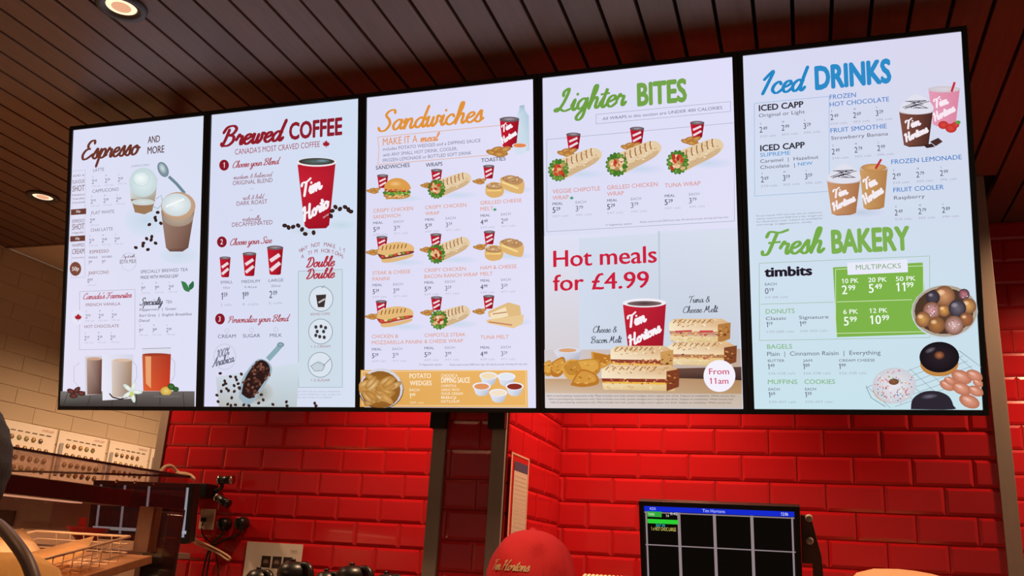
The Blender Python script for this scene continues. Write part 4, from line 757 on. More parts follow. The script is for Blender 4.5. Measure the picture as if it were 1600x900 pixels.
def screen5(F):
    bl = '2484c0'; gn = '74a848'
    F.layer('drinks_heading'); F.script('Iced', 1188, 146, 1261, 34, bl, .36, .25); F.text('DRINKS', 1274, 138, 1394, 34, '2c88c4', .05)
    F.layer('drinks_menu_text'); F.rect(1179, 160, 1296, 298, .8, '98b4d8')
    def row(x, y, dx, P_, h=9, sub=True):
        for k, p in enumerate(P_):
            xx = x+dx*k; yy = F.ay(x, y, xx); F.letter('SML'[k], xx+1, yy-h-3.5, 3, GR); F.price(xx, yy, h, p, '4a4858', .0, .52); F.text('%d cals' % (210+93*k), xx, yy+7.5, xx+26, 3.2, 'a8a6bc', 0)
    F.text('ICED CAPP', 1186, 172, 1256, 9, '2c2a36', .03); F.text('Original or Light', 1186, 182, 1258, 5.5, '5c5868', 0); row(1187, 206, 34.5, ['2.49', '2.99', '3.29'])
    F.text('ICED CAPP', 1188, 235, 1258, 9, '2c2a36', .03); F.text('SUPREME', 1188, 244, 1235, 6, '5494cc', .006); F.text('Caramel  |  Hazelnut', 1188, 253.5, 1279, 5.5, '5c5868', 0); F.text('Chocolate  |', 1188, 263, 1242, 5.5, '5c5868', 0); F.text('NEW', 1247, 258, 1270, 5, '5494cc', .01); row(1189, 284, 34.5, ['2.69', '3.19', '3.59'])
    F.text('FROZEN', 1297, 154.5, 1338, 7, '3c78c0', .006); F.text('HOT CHOCOLATE', 1297, 166, 1390, 7, '3c78c0', .006); row(1298, 187, 35.5, ['2.49', '2.69', '3.29'])
    F.text('FRUIT SMOOTHIE', 1298, 207, 1386, 7, '3c78c0', .006); F.text('Strawberry Banana', 1299, 218, 1388, 5.5, '5c5868', 0); row(1300, 241, 35.5, ['2.49', '2.79', '2.99'])
    F.text('FROZEN LEMONADE', 1393, 256.5, 1503, 7, '3c78c0', .006); row(1395, 280, 37, ['2.49', '2.79', '2.99'])
    F.text('FRUIT COOLER', 1396, 300.5, 1475, 7, '3c78c0', .006); F.text('Raspberry', 1397, 312, 1445, 5.5, '5c5868', 0); row(1398, 337, 37, ['2.49', '2.79', '2.89'])
    lines(F, 1182, 338, 1285, 4, 4.6, 2.4)
    F.layer('iced_drinks_picture')
    F.ell(1345, 332, 44, 9, 'bcc8dc', 'd2d8ee')
    F.layer('strawberry_drink_picture'); icup(F, 1451, 1500, 140, 197, 'e098b0', 'd884a0', None, 'f4e4ee'); F.line([(1487, 144), (1492, 129)], 3.6, 'c02c3c')
    F.layer('chocolate_drink_picture'); icup(F, 1405, 1458, 174, 229, '7c4c40', '4a2a24', 'dcdce8')
    for x, y, r_ in ((1474, 196, 8), (1486, 201, 9), (1493, 196, 6)): F.ell(x, y, r_, r_*.8, 'd84840', 'b8302c')
    F.ell(1497, 192, 4, 3, '5c9c44'); F.poly([(1453, 222), (1466, 216), (1473, 222), (1462, 229)], '4a2c28'); F.poly([(1442, 227), (1456, 225), (1461, 230), (1448, 232)], '3a2220')
    F.layer('iced_coffee_picture'); icup(F, 1343, 1387, 263, 327, 'c89a64', 'b07c48'); F.ell(1365, 262, 20, 6, 'd8a868', 'b88450'); F.line([(1368, 264), (1377, 249)], 3.4, 'c02c3c')
    F.layer('iced_coffee_picture'); icup(F, 1292, 1344, 282, 336, 'c8946c', 'a87048', 'dcdce8')
    F.layer('bakery_heading'); F.script('Fresh', 1190, 398, 1291, 36, gn, .36, .25); F.text('BAKERY', 1299, 395, 1422, 34, '7cac50', .048)
    F.layer('bakery_menu_text'); F.rect(1186, 411, 1452, 528, .8, '98b89c'); F.line([(1188, 475), (1302, F.ay(1188, 475, 1302))], .8, '98b89c')
    F.text('timbits', 1194, 432, 1269, 14, '241c28', .045); F.text('EACH', 1195, 446, 1213, 4, GR, 0); F.price(1195, 459, 9, '0.19', '5c5868'); F.text('54-88 cals', 1195, 466, 1231, 3.2, 'a8a8bc', 0)
    F.text('DONUTS', 1196, 490, 1241, 7, '7cb070', .004); F.text('Classic', 1196, 500, 1228, 5, '5c5868', 0); F.text('Signature', 1248, 498.5, 1294, 5, '5c5868', 0); F.price(1197, 511, 8, '1.19', '5c5868'); F.price(1249, 510, 8, '1.49', '5c5868'); F.text('170-280 cals', 1197, 520, 1240, 3.4, 'a8b0bc', 0); F.text('240-350 cals', 1249, 519, 1292, 3.4, 'a8b0bc', 0)
    F.text('BAGELS', 1198, 545, 1237, 7, '7cb070', .004); F.text('Plain  |  Cinnamon Raisin  |  Everything', 1198, 556, 1375, 6.4, '5c6470', 0)
    for t, x0, x1, p in (('BUTTER', 1199, 1225, '1.49'), ('JAM', 1254, 1268, '1.89'), ('CREAM CHEESE', 1310, 1366, '1.99')): F.text(t, x0, 565.5, x1, 4, GR, 0); F.price(x0, 577, 8.5, p, '5c5868'); F.text('326-338 cals', x0, 585, x0+43, 3.4, 'a0b0bc', 0)
    F.text('MUFFINS', 1199, 600, 1245, 7, '7cb070', .004); F.text('COOKIES', 1256, 600, 1304, 7, '7cb070', .004)
    for x0, p in ((1200, '1.69'), (1257, '1.39')): F.text('EACH', x0, 610, x0+17, 4, GR, 0); F.price(x0, 621, 8.5, p, '5c5868'); F.text('230-457 cals', x0, 629.5, x0+43, 3.4, 'a0b0bc', 0)
    F.layer('multipack_panel'); F.poly([(1301, 418), (1441, 411), (1447, 523), (1307, 527)], '7cb048'); F.rect(1305, 421, 1442, 519, 1, 'cfe0b8'); F.line([(1307, 472), (1424, F.ay(1307, 472, 1424))], 1, 'cfe0b8')
    F.poly([(1323, 411), (1417, 406), (1418, 426), (1324, 430)], 'e4e6f4'); F.text('MULTIPACKS', 1337, 422, 1407, 7.5, '7ca068', .0)
    for t, x0, x1, y in (('10 PK', 1315, 1341, 443), ('20 PK', 1356, 1385, 441.5), ('50 PK', 1399, 1430, 440), ('6 PK', 1317, 1340, 491), ('12 PK', 1358, 1386, 489.5)): F.text(t, x0, y, x1, 7, 'f0f6f0', .012)
    for p, x0, y in (('2.99', 1315, 460), ('5.49', 1357, 458), ('11.99', 1400, 456), ('5.99', 1318, 509), ('10.99', 1359, 507)): F.price(x0, y, 13.5, p, 'f4faf4', .008, .6)
    F.layer('donut_holes_picture'); F.ell(1475, 488, 52, 42, 'b8b4b0', 'c4d0da'); F.ell(1475, 487, 50.5, 40, 'd8ccb8', 'a89c8c', n=32); F.ell(1474, 487, 46, 36, '5c4030', '4a3428')
    for x, y, r_, c in ((942, 360, 48, 'd09468'), (890, 365, 32, '4c4450'), (1030, 352, 26, 'c08088'), (885, 425, 40, 'd8a4a4'), (1050, 405, 36, 'd8a060'), (940, 425, 28, 'd89c54'), (1000, 415, 40, '6c6470'), (845, 465, 36, 'd09858'), (1040, 465, 32, 'a86840'), (905, 490, 38, 'b07840'), (985, 492, 44, 'dcb4b0')):
        X_, Y_ = 1150+x/2.9024, 340+y/2.9024; rr = r_/2.9024; F.ell(X_, Y_, rr, rr, c, '7c5038' if c[0] in 'bda' else '342c34')
        if c in ('d8a4a4', 'dcb4b0', 'c08088'):
            random.seed(int(x))
            for k in range(14): F.ell(X_+random.uniform(-.6, .6)*rr, Y_+random.uniform(-.6, .6)*rr, 1.2, .8, random.choice(['f4f0f8', 'c84868', '7c3c50']), n=5)
        else: F.ell(X_-rr*.3, Y_-rr*.35, rr*.4, rr*.3, 'f0d0a8' if c[0] in 'bda' else '9c949c', c)
    F.layer('wire_rack_picture'); q = [(1352, 603), (1408, 628), (1500, 560), (1533, 585)]
    for k in range(9): F.line([(1352+k*17, 603-k*6.5), (1390+k*17, 638-k*6.5)], .7, '8c98a0')
    for k in range(6): F.line([(1352+k*9, 606+k*6), (1496+k*7, 549+k*8)], .7, '8c98a0')
    F.line([(1352, 605), (1360, 622), (1382, 636)], 1, '7c8890'); F.line([(1497, 549), (1533, 575)], 1, '7c8890')
    F.layer('donuts_picture')
    F.ell(1466, 569, 30, 20, 'd4a058', 'b87c3c'); F.ell(1466, 559, 31, 24, '2c2228', '181218', n=30); F.ell(1452, 548, 9, 4, '6c6470', '2c2228', -.4); F.ell(1466, 556, 8, 6.5, 'b06c44', '4a2c24')
    F.ell(1394, 607, 32, 24, 'dcb070', 'c89450'); F.ell(1396, 603, 34, 28, 'e4e0e6', 'c8c8d0', n=30); F.ell(1395, 597, 8, 5, '8c5c3c', '6c4430')
    random.seed(9)
    for k in range(85):
        a = random.random()*6.28; r_ = random.uniform(.32, .95); F.ell(1396+33*r_*math.cos(a), 602+26*r_*math.sin(a), 1.7, .8, random.choice(['c84858', 'e08830', '3c78b8', '58a058', 'e05c98', 'f4f4f4', '8c3c2c']), rot=random.random()*3, n=5)
    for x, y, rx in ((1500, 590, 17), (1520, 588, 14), (1478, 603, 13), (1500, 608, 16), (1522, 612, 13), (1512, 630, 17), (1482, 596, 10), (1527, 600, 9)):
        x2 = min(x, 1534-rx*.9); F.ell(x2, min(y, 628), rx, rx*.6, 'dc9c84', 'b46c50', .4, 14); F.ell(x2-3, min(y, 628)-3, rx*.5, rx*.2, 'ecc4b4', 'd49078', .4, 9)
    F.smooth([(1421, 640), (1424, 624), (1440, 613), (1462, 612), (1480, 620), (1487, 634), (1486, 640.5)], '2c2630'); F.ell(1450, 620, 14, 4, '6c6878', '2c2630', -.1)
DRAW = [screen1, screen2, screen3, screen4, screen5]
for i in range(5): screen(i)

# ---------------------------------------------------------------- order monitors
def prism(bm, front, back):
    """box between two matching quads"""
    vs_ = [bm.verts.new(p) for p in front+back]
    for f in ((0, 1, 2, 3), (7, 6, 5, 4), (0, 4, 5, 1), (1, 5, 6, 2), (2, 6, 7, 3), (3, 7, 4, 0)): bm.faces.new([vs_[i] for i in f])
def monitor(loc, rot, W_, Hh, label, draw, group=None):
    t = empty('order_monitor', (0, 0, 0), label, 'monitor', group); t.location = loc
    Mx = Matrix.Translation(loc) @ rot                      # local x right, y up, z toward viewer
    b = .017; bm = bmesh.new()
    for lo, hi in (((-b, -b, -.03), (0, Hh+b, .008)), ((W_, -b, -.03), (W_+b, Hh+b, .008)), ((0, -b-.008, -.03), (W_, 0, .008)), ((0, Hh, -.03), (W_, Hh+b, .008))): box(bm, lo, hi, .002, Mx)
    obj('bezel', bm, MT['black'], t); obj('back_housing', B(((-.005, -.01, -.05), (W_+.005, Hh+.01, -.031)), bev=.004, M_=Mx), MT['black'], t)
    d = obj('display', B(((0, 0, -.028), (W_, Hh, 0)), M_=Mx), MT['bezel'], t)
    F = Flat(lambda x, y: (x*W_, (1-y)*Hh), Mx @ Vector((0, 0, .0004)), Mx.to_3x3() @ Vector((1, 0, 0)), Mx.to_3x3() @ Vector((0, 1, 0)), Mx.to_3x3() @ Vector((0, 0, 1)), .0001)
    draw(F); F.build(d, ART)
    return t, Mx
def rough_line(F, x0, y0, x1, y1, wd, col):
    d = Vector((x1-x0, y1-y0)); F.poly([(x0-(wd if d[0] < .01 else 0), y0-(wd*1.6 if d[1] < .01 else 0)), (x1+(wd if d[0] < .01 else 0), y0-(wd*1.6 if d[1] < .01 else 0)) if d[1] < .01 else (x0+wd, y0), (x1+(0 if d[1] < .01 else wd), y1+(wd*1.6 if d[1] < .01 else 0)), (x0-(wd if d[0] < .01 else 0), y1+(wd*1.6 if d[1] < .01 else 0))], col)
def kds(F):
    F.layer('order_grid'); F.poly([(0, 0), (1, 0), (1, 1), (0, 1)], '0c0806')
    gy = '8c7c80'
    for x in (.012, .238, .478, .725, .985): rough_line(F, x, .065, x, 1, .006 if x in (.012, .985) else .010, gy)
    for y in (.075, .45, .86): rough_line(F, 0, y, 1, y, .004, gy)
    F.layer('title_bar'); F.poly([(0, 0), (1, 0), (1, .062), (0, .062)], '1428c8'); F.text('Tim Hortons', .40, .048, .55, .036, 'b8c4f0', 0); F.text('12:06', .915, .05, .96, .034, 'd8dcf4', 0); F.text('KDS', .04, .045, .08, .03, 'b8c4f0', 0)
    F.layer('order_ticket'); F.poly([(.02, .062), (.12, .062), (.12, .125), (.02, .125)], '34a438'); F.text('TAKE', .025, .11, .07, .03, 'd0f0c8', 0); F.text('14', .15, .12, .17, .03, 'd8dcd8', 0); F.text('0:42', .18, .095, .23, .03, 'd8dcd8', 0)
    F.poly([(.02, .15), (.232, .15), (.232, .20), (.02, .20)], '2cc832'); F.text('EAT IN', .08, .235, .14, .03, '3cc0c8', 0); F.text('1 x HOT CHOC LARGE', .045, .28, .215, .04, 'd8c868', 0)
# main one: fitted to its corners in the photo, tipped forward on a wall arm
mY = 3.1
tl, trp, br_ = at_y(1006.5, 790, mY), at_y(1241, 799, mY), None
ex = Vector((trp[0]-tl[0], 0, trp[2]-tl[2])); mw = ex.length; ex.normalize()
th = .30; eyv = Vector((-.012, -math.sin(th), math.cos(th))); eyv = (eyv-ex*eyv.dot(ex)).normalized()
mh = mw*.60; rotm = Matrix((ex, eyv, ex.cross(eyv))).transposed().to_4x4()
mon, MM = monitor(tl-eyv*mh, rotm, mw, mh, 'black kitchen order monitor with a blue title bar in front of the back red wall', kds, 'order monitors')
kb = bmesh.new(); box(kb, (mw+.018, mh*.42, -.022), (mw+.05, mh*1.02-.02, -.008), .003, MM)
prism(kb, [MM @ Vector(p) for p in ((mw+.05, mh*.93, -.01), (mw+.05, mh*.2, -.01), (mw+.082, mh*.25, -.01), (mw+.078, mh*.5, -.01))], [MM @ Vector(p) for p in ((mw+.05, mh*.93, -.03), (mw+.05, mh*.2, -.03), (mw+.082, mh*.25, -.03), (mw+.078, mh*.5, -.03))])
obj('mounting_plate', kb, MT['leather'], mon)
for f in (.93, .68): obj('bracket_knob', lathe([(0, .012), (.006, .013), (.011, .010), (.012, 0), (.0, 0)], n=20, M_=MM @ Matrix.Translation((mw+.044, mh*f, -.006))), MT['steel'], mon, True)
wa = bmesh.new(); pc = MM @ Vector((mw/2, mh/2, -.052)); tube(wa, [pc, (pc[0], 3.40, pc[2]), (pc[0], YB-.02, pc[2]-.02)], .02, smooth=False); box(wa, (pc[0]-.06, YB-.03, pc[2]-.08), (pc[0]+.06, YB-.012, pc[2]+.04), .002)
obj('wall_arm', wa, MT['black'], mon)
# second one, seen through the glass case, on the left wall
def kds2(F):
    F.layer('order_grid'); F.poly([(0, 0), (1, 0), (1, 1), (0, 1)], '160c0c')
    for x in (.04, .3, .56, .96): rough_line(F, x, .0, x, 1, .013, '8c8894')
    rough_line(F, 0, .9, 1, .9, .02, '9aa0a8')
a_ = at_y(158, 757, 3.25); c_ = at_y(292, 840, 3.25); w2 = c_[0]-a_[0]; h2 = a_[2]-c_[2]
r2 = Matrix((Vector((1, 0, 0)), Vector((0, -.1, .995)), Vector((0, -.995, -.1)))).transposed().to_4x4()
mon2, M2 = monitor(Vector((a_[0], 3.25, c_[2])), r2, w2, h2, 'small dark order monitor seen through the glass food case by the left red wall', kds2, 'order monitors')

# bracket on the left wall beside the case, with its pale ended knobs
def P_(x, y, Y): return at_y(x, y, Y)
bk = empty('wall_bracket', P_(317, 768, YL-.03), 'black hinged wall bracket with round pale knobs on the left red tiles', 'bracket')
p0, p1 = P_(297, 778, YL-.05), P_(334, 757, YL-.05)
obj('bracket_box', B(((p0[0], YL-.10, p0[2]), (p1[0], YL-.012, p1[2])), bev=.004), MT['black'], bk)
for (xa, ya, xb, yb) in ((344, 750, 362, 750), (340, 778, 356, 787)):
    q0, q1 = P_(xa, ya, YL-.09), P_(xb, yb, YL-.09); bm = bmesh.new(); tube(bm, [q0, q1], .017, 14, smooth=False); obj('hinge_pin', bm, MT['black'], bk, True)
    for q, s_ in ((q0, -1), (q1, 1)):
        bm = bmesh.new(); dd = (q1-q0).normalized(); tube(bm, [q-dd*.006*(s_ < 0), q+dd*.006*(s_ > 0)], .0195, 16, smooth=False); obj('knob', bm, MT['chrome'] if (ya < 760 or s_ < 0) else MT['black'], bk, True)
bm = bmesh.new(); tube(bm, [P_(334, 768, YL-.06), P_(346, 762, YL-.08), P_(347, 752, YL-.09)], .008, 8); tube(bm, [P_(334, 772, YL-.06), P_(345, 778, YL-.09)], .008, 8); obj('bracket_arm', bm, MT['black'], bk, True)

# socket, plugs and cables
s0, s1 = P_(312, 827, YL-.012), P_(338, 796, YL-.012)
sk = empty('wall_socket', ((s0[0]+s1[0])/2, YL-.012, s0[2]), 'cream double wall socket plate on the left red tiles, one lead plugged in', 'socket')
obj('face_plate', B(((s0[0], YL-.024, s0[2]), (s1[0], YL-.010, s1[2])), bev=.003), MT['whitep'], sk)
cx_, cz_ = (s0[0]+s1[0])/2, (s0[2]+s1[2])/2
obj('rocker_switch', B(((cx_+.02, YL-.029, cz_+.008), (cx_+.035, YL-.0235, cz_+.03)), bev=.001), MT['whitep'], sk)
obj('plug_pin', B(((cx_-.02, YL-.04, cz_-.012), (cx_-.0, YL-.0235, cz_+.006)), bev=.003), MT['black'], sk)
for k, (x, y) in enumerate(((351, 819), (378, 818))):
    c = P_(x, y, YL-.03)
    t = empty('wall_plug', c, 'black round wall plug on the left red tiles, %s' % ('nearer the socket plate' if k == 0 else 'the right one of two'), 'plug', 'black wall plugs')
    obj('plug_body', lathe([(0, .045), (.022, .043), (.028, .03), (.030, .012), (.030, 0)], c, 20, None) if False else lathe([(0, .035), (.020, .033), (.027, .02), (.029, .004), (.029, -.015)], (0, 0, 0), 20, Matrix.Translation(c) @ Matrix.Rotation(PI/2, 4, 'X')), MT['black'], t, True)
    bm = bmesh.new(); e = [P_(x-1, y+9, YL-.05), P_(x-6, y+18, YL-.04), P_(x-20-k*16, y+30, YL-.03), P_(x-22-k*30, y+42, YL-.025), P_(x-30-k*34, y+90, YL-.025)]
    tube(bm, e, .0045, 8); obj('lead', bm, MT['bcable'], t, True)
bm = bmesh.new(); tube(bm, [P_(317, 815, YL-.04), P_(315, 830, YL-.04), P_(322, 842, YL-.03), P_(335, 856, YL-.03), P_(342, 900, YL-.03)], .003, 8)
tag(obj('power_lead', bm, MT['bcable'], None, True), 'thin black lead running down from the cream socket plate', 'cable')
bm = bmesh.new(); tube(bm, [P_(286, 792, YL-.1), P_(294, 806, YL-.09), P_(297, 830, YL-.08), P_(302, 846, YL-.06), P_(320, 855, YL-.05), P_(340, 864, YL-.04), P_(356, 875, YL-.04), P_(359, 871, YL-.04), P_(345, 862, YL-.04), P_(325, 852, YL-.05), P_(306, 843, YL-.06), P_(303, 826, YL-.08), P_(296, 806, YL-.09), P_(285, 790, YL-.1)], .005, 8)
tag(obj('looped_cable', bm, MT['cable'], None, True), 'cream cable hanging in a long loop beside the glass case', 'cable')

# ---------------------------------------------------------------- posters on the beige side wall
PY = [(-.05, 3.957), (3.965, 4.305), (4.318, 4.726), (4.745, 5.13), (5.145, 5.30)]
PN = [None, 'white picture poster on the beige wall nearest the dark haired customer', 'second white poster on the beige wall from the left, with rows of food pictures', 'third white poster on the beige wall, with two rows of pictures', 'narrow white poster with a grey block beside the red wall trim']
pz1 = EYE+.598; pz0 = EYE+.31
for k in range(1, 5):
    y0, y1 = PY[k]; X = XT+.006
    if k == 1: y0 = 3.90
    t = empty('wall_poster', (X, y0, pz0), PN[k], 'poster', 'food preparation posters on the beige wall')
    sh = obj('sheet', B(((X, y0, pz0), (X+.006, y1-.006, pz1)), bev=.001), MT['paper'], t)
    Wp, Hp = y1-y0-.006, pz1-pz0
    F = Flat(lambda x, y, Wp=Wp, Hp=Hp: (x*Wp, (1-y)*Hp), (X+.0066, y0, pz0), (0, 1, 0), (0, 0, 1), (1, 0, 0), .0001)
    F.layer('printed_pictures'); random.seed(20+k)
    if k < 4:
        nr, nc = (4, 6) if k < 3 else (3, 6)
        for r_ in range(nr):
            for c in range(nc):
                x = .16+c*.13; y = .22+r_*.19
                if r_ == 0: F.poly([(x, .15), (x+.09, .15), (x+.09, .17), (x, .17)], '6c5c50')
                if c == nc-1 and r_ == 0: continue
                F.ell(x+.045, y+.07, .045, .055, random.choice(['a07c34', '8c6c3c', '6c5040', 'b08840', '7c4438', '9ca050', '54423c']), '4a3c34', 0, 6); F.ell(x+.05, y+.05, .02, .025, random.choice(['d8b060', 'c8a880', 'a84c38']), n=5)
        F.poly([(.04, .25), (.11, .25), (.11, .9), (.04, .9)], 'a09c98')
    else: F.poly([(.15, .2), (.9, .2), (.9, .8), (.15, .8)], '8c8884')
    F.layer('printed_title'); F.text('RECIPE GUIDE', .72, .08, .93, .03, 'b85c4c', 0)
    F.build(sh, INK)

# ---------------------------------------------------------------- glass food case at the left
GX = -2.2; zt = EYE+.235; Y0g, Y1g = 1.35, 2.905
case = empty('glass_food_case', (GX-.4, 2.2, 0), 'clear glass food display case with black edges, at the left below the posters', 'display case')
obj('top_edge', B(((GX-.012, Y0g, zt-.003), (GX+.004, Y1g, zt+.004)), ((GX-.9, Y1g-.016, zt-.003), (GX+.004, Y1g, zt+.004))), MT['black'], case)
obj('side_pane', B(((GX-.006, Y0g, EYE-.30), (GX, Y1g-.001, zt-.004))), MT['glass'], case)
obj('end_pane', B(((GX-.9, Y1g-.009, EYE-.30), (GX-.007, Y1g-.003, zt-.004))), MT['glass'], case)
obj('top_pane', B(((GX-.9, Y0g, zt-.002), (GX-.013, Y1g-.017, zt+.002))), MT['glass'], case)
def q_(x, y, X): return at_x(x, y, X)
obj('added_fill_strip', B(((GX-.29, 1.6, EYE+.111), (GX-.24, Y1g-.25, EYE+.1145))), MT['display'], case)  # glowing strip added under the header to brighten the basket
la = bpy.data.lights.new('added_fill_light', 'AREA'); la.shape = 'RECTANGLE'; la.size = .05; la.size_y = 1.0; la.energy = 7; la.color = WARM  # area light added with the strip to lift the case interior
lo_ = bpy.data.objects.new('added_fill_light', la); C.objects.link(lo_); lo_.parent = case; lo_.matrix_parent_inverse = parent_inv(case); lo_.location = (GX-.27, 2.12, EYE+.105)
a1, a2 = q_(60, 758, GX-.25), q_(280, 790, GX-.25)
obj('header_beam', B(((GX-.32, Y0g+.0, EYE+.115), (GX-.20, Y1g-.06, EYE+.175)), bev=.004), MT['black'], case)
ps = q_(256, 850, GX-.12)
obj('corner_post', B(((GX-.17, ps[1]-.05, EYE-.5), (GX-.08, ps[1]+.045, EYE+.12)), bev=.004), MT['black'], case)
obj('post_cover', B(((GX-.176, ps[1]-.10, EYE-.045), (GX-.11, ps[1]-.051, EYE+.12)), bev=.003), mat('brown laminate', (.16, .09, .05), .5, noise=.1), case)
obj('base_cabinet', B(((GX-.92, Y0g, 0), (GX-.02, Y1g-.02, EYE-.32)), bev=.006), mat('dark cabinet laminate', (.03, .018, .014), .4, noise=.1), case)
for k, (x, y) in enumerate(((182, 752), (211, 753), (240, 755))):
    c = q_(x, y, GX-.195); bm = lathe([(0, .004), (.006, .004), (.007, 0)], n=12, M_=Matrix.Translation(c) @ Matrix.Rotation(PI/2, 4, 'Y')); obj('header_bolt', bm, MT['chrome'], case, True)
# sloping wooden shelf
sa, sb = q_(238, 868, GX-.06), q_(120, 904, GX-.06)
sl = math.atan2(sa[2]-sb[2], sa[1]-sb[1]); Ms = Matrix.Translation((GX-.06, sa[1], sa[2])) @ Matrix.Rotation(sl, 4, 'X')
obj('sloping_shelf', B(((-.72, -1.25, -.028), (0, 0, 0)), bev=.003, M_=Ms), MT['shelf'], case)
# wire basket with paper liner, standing on the shelf
bs = empty('wire_basket', Ms @ Vector((-.35, -.5, 0)), 'wire basket lined with cream paper inside the glass case', 'basket')
bx0, bx1, by0, by1, bh = -.40, -.03, -.95, -.10, .085
rim = bmesh.new(); cs = [Vector((bx0-.03, by0, bh)), Vector((bx1+.015, by0, bh)), Vector((bx1+.015, by1, bh)), Vector((bx0-.03, by1, bh))]
tube(rim, [Ms @ p for p in cs+cs[:1]], .0045, 8, smooth=False); obj('rim', rim, MT['cream'], bs, True)
wi = bmesh.new()
for k in range(1, 20):
    y = by0+(by1-by0)*k/20
    tube(wi, [Ms @ Vector(p) for p in ((bx0-.03, y, bh), (bx0, y, .006), (bx1, y, .006), (bx1+.015, y, bh))], .002, 6, smooth=False)
for f in (.35, .7):
    c2_ = [Vector((bx0-.03*f, by0, bh*f)), Vector((bx1+.015*f, by0, bh*f)), Vector((bx1+.015*f, by1, bh*f)), Vector((bx0-.03*f, by1, bh*f))]
    tube(wi, [Ms @ p for p in c2_+c2_[:1]], .002, 6, smooth=False)
for k in range(1, 6):
    x = bx0+(bx1-bx0)*k/6; tube(wi, [Ms @ Vector(p) for p in ((x, by0, bh), (x, by0, .006), (x, by1, .006), (x, by1, bh))], .002, 6, smooth=False)
o = obj('wire_mesh', wi, MT['cream'], bs, True)
pl = bmesh.new(); n = 14; vs_ = []
for i in range(n+1):
    r_ = []
    for j in range(9):
        y = by0+.02+(by1-by0-.16)*i/n; x = bx0+.01+(bx1-bx0-.02)*j/8; e = abs(j/4-1)**3*.10
        r_.append(pl.verts.new(Ms @ Vector((x+(-.02 if j == 0 else 0), y+.06*(1-j/8), .012+e+(.012*math.sin(i*.9+j) if j < 3 else 0)))))
    vs_.append(r_)
for i in range(n):
    for j in range(8): pl.faces.new((vs_[i][j], vs_[i][j+1], vs_[i+1][j+1], vs_[i+1][j]))
bmesh.ops.solidify(pl, geom=pl.faces[:], thickness=.001)
tag(obj('paper_liner', pl, MT['liner'], None, True), 'sheet of cream greaseproof paper lying in the wire basket', 'paper')
# things behind the glass
ra = P_(136, 836, 3.1)
t = empty('serving_bowl', (ra[0], 3.1, ra[2]-.03), 'bright red plastic bowl behind the wire basket in the glass case', 'bowl')
obj('bowl_body', lathe([(.0, -.02), (.04, -.02), (.085, .03), (.082, .03), (.038, -.015), (0, -.015)], ra, 32), MT['redp'], t, True)
t0, t1 = P_(0, 823, 3.2), P_(157, 779, 3.2)
ap = empty('countertop_oven', ((t0[0]+t1[0])/2, 3.2, t0[2]), 'grey steel countertop oven seen through the glass case at the left', 'oven')
obj('oven_body', B(((t0[0]-.1, 3.12, t0[2]), (t1[0]-.16, 3.4, t1[2])), bev=.01), MT['steel'], ap)
obj('oven_door', B(((t0[0], 3.105, t0[2]+.005), (t1[0]-.35, 3.119, (t0[2]+t1[2])/2)), bev=.003), MT['black'], ap)
o_ = P_(120, 823, 3.11); o1_ = P_(134, 809, 3.11)
obj('control_sticker', B(((o_[0], 3.114, o_[2]), (o1_[0], 3.119, o1_[2]))), MT['redp'], ap)
xr = P_(262, 840, 3.3)[0]
bar = B(((-3.9, 3.06, ra[2]-.075), (xr, 3.47, ra[2]-.05)), bev=.003)
t_ = empty('back_shelf', (-2.9, 3.2, ra[2]-.075), 'steel work shelf behind the glass case', 'shelf'); obj('shelf_top', bar, MT['steel'], t_)
obj('shelf_leg', B(((-3.5, 3.38, 0), (-3.44, 3.44, ra[2]-.076))), MT['steel'], t_); obj('shelf_leg', B(((xr-.10, 3.38, 0), (xr-.04, 3.44, ra[2]-.076))), MT['steel'], t_)
# cream cloth and cord on top of the case
bm = bmesh.new(); tube(bm, [q_(250, 738, GX-.1), q_(258, 729, GX-.1), q_(268, 728, GX-.1), q_(276, 736, GX-.1), q_(283, 741, GX-.08)], .006, 8)
tube(bm, [q_(276, 741, GX-.06), q_(288, 741, GX-.05), q_(298, 744, GX-.04), q_(303, 749, GX-.02)], lambda t: .008*(1-.3*t)+.002, 8)
tag(obj('rolled_cord', bm, MT['cable'], None, True), 'cream cord coiled on the top far corner of the glass case', 'cable')

# ---------------------------------------------------------------- papers
pa = at_x(799, 706, XC1+.011); pb = at_x(826, 716, XC1+.011); zlow = EYE+.07
ps_ = empty('safety_sheet', (XC1+.012, pa[1], zlow), 'tall narrow notice sheet in a clear sleeve on the red column side', 'notice')
Xs = XC1+.0115
sleeve = obj('sleeve', B(((Xs, pa[1]-.005, zlow), (Xs+.002, pb[1]+.005, pa[2]+.004)), bev=.0008), MT['redp'], ps_)
F = Flat(lambda x, y: (x*(pb[1]-pa[1]), (1-y)*(pa[2]-zlow)), (Xs+.0024, pa[1], zlow), (0, 1, 0), (0, 0, 1), (1, 0, 0), .0002)
F.layer('printed_sheet'); F.poly([(-.01, 0), (.05, 0), (.05, 1), (-.01, 1)], 'f0c8b0'); F.poly([(.95, .02), (1.0, .02), (1.0, 1), (.95, 1)], 'e8b8a0'); F.poly([(.0, .0), (1, .0), (1, .02), (.0, .02)], 'e8b8a0'); F.poly([(.16, .10), (.93, .10), (.93, 1), (.16, 1)], 'e0cdbc'); F.poly([(.16, .09), (.93, .09), (.93, .2), (.16, .2)], '4c4a6c')
for k in range(14): F.text('check and record temperature', .22, .27+k*.05, .87, .012, '8c7c74', 0)
F.build(sleeve, INK)
pl0, pl1 = P_(387, 846, YL-.011), P_(474, 851, YL-.011)
wn = empty('instruction_sheet', (pl0[0], YL-.012, pl0[2]-.30), 'pink tinted white instruction sheet with three small pictures on the left red tiles', 'notice')
WW = pl1[0]-pl0[0]; zb_ = pl0[2]-.36
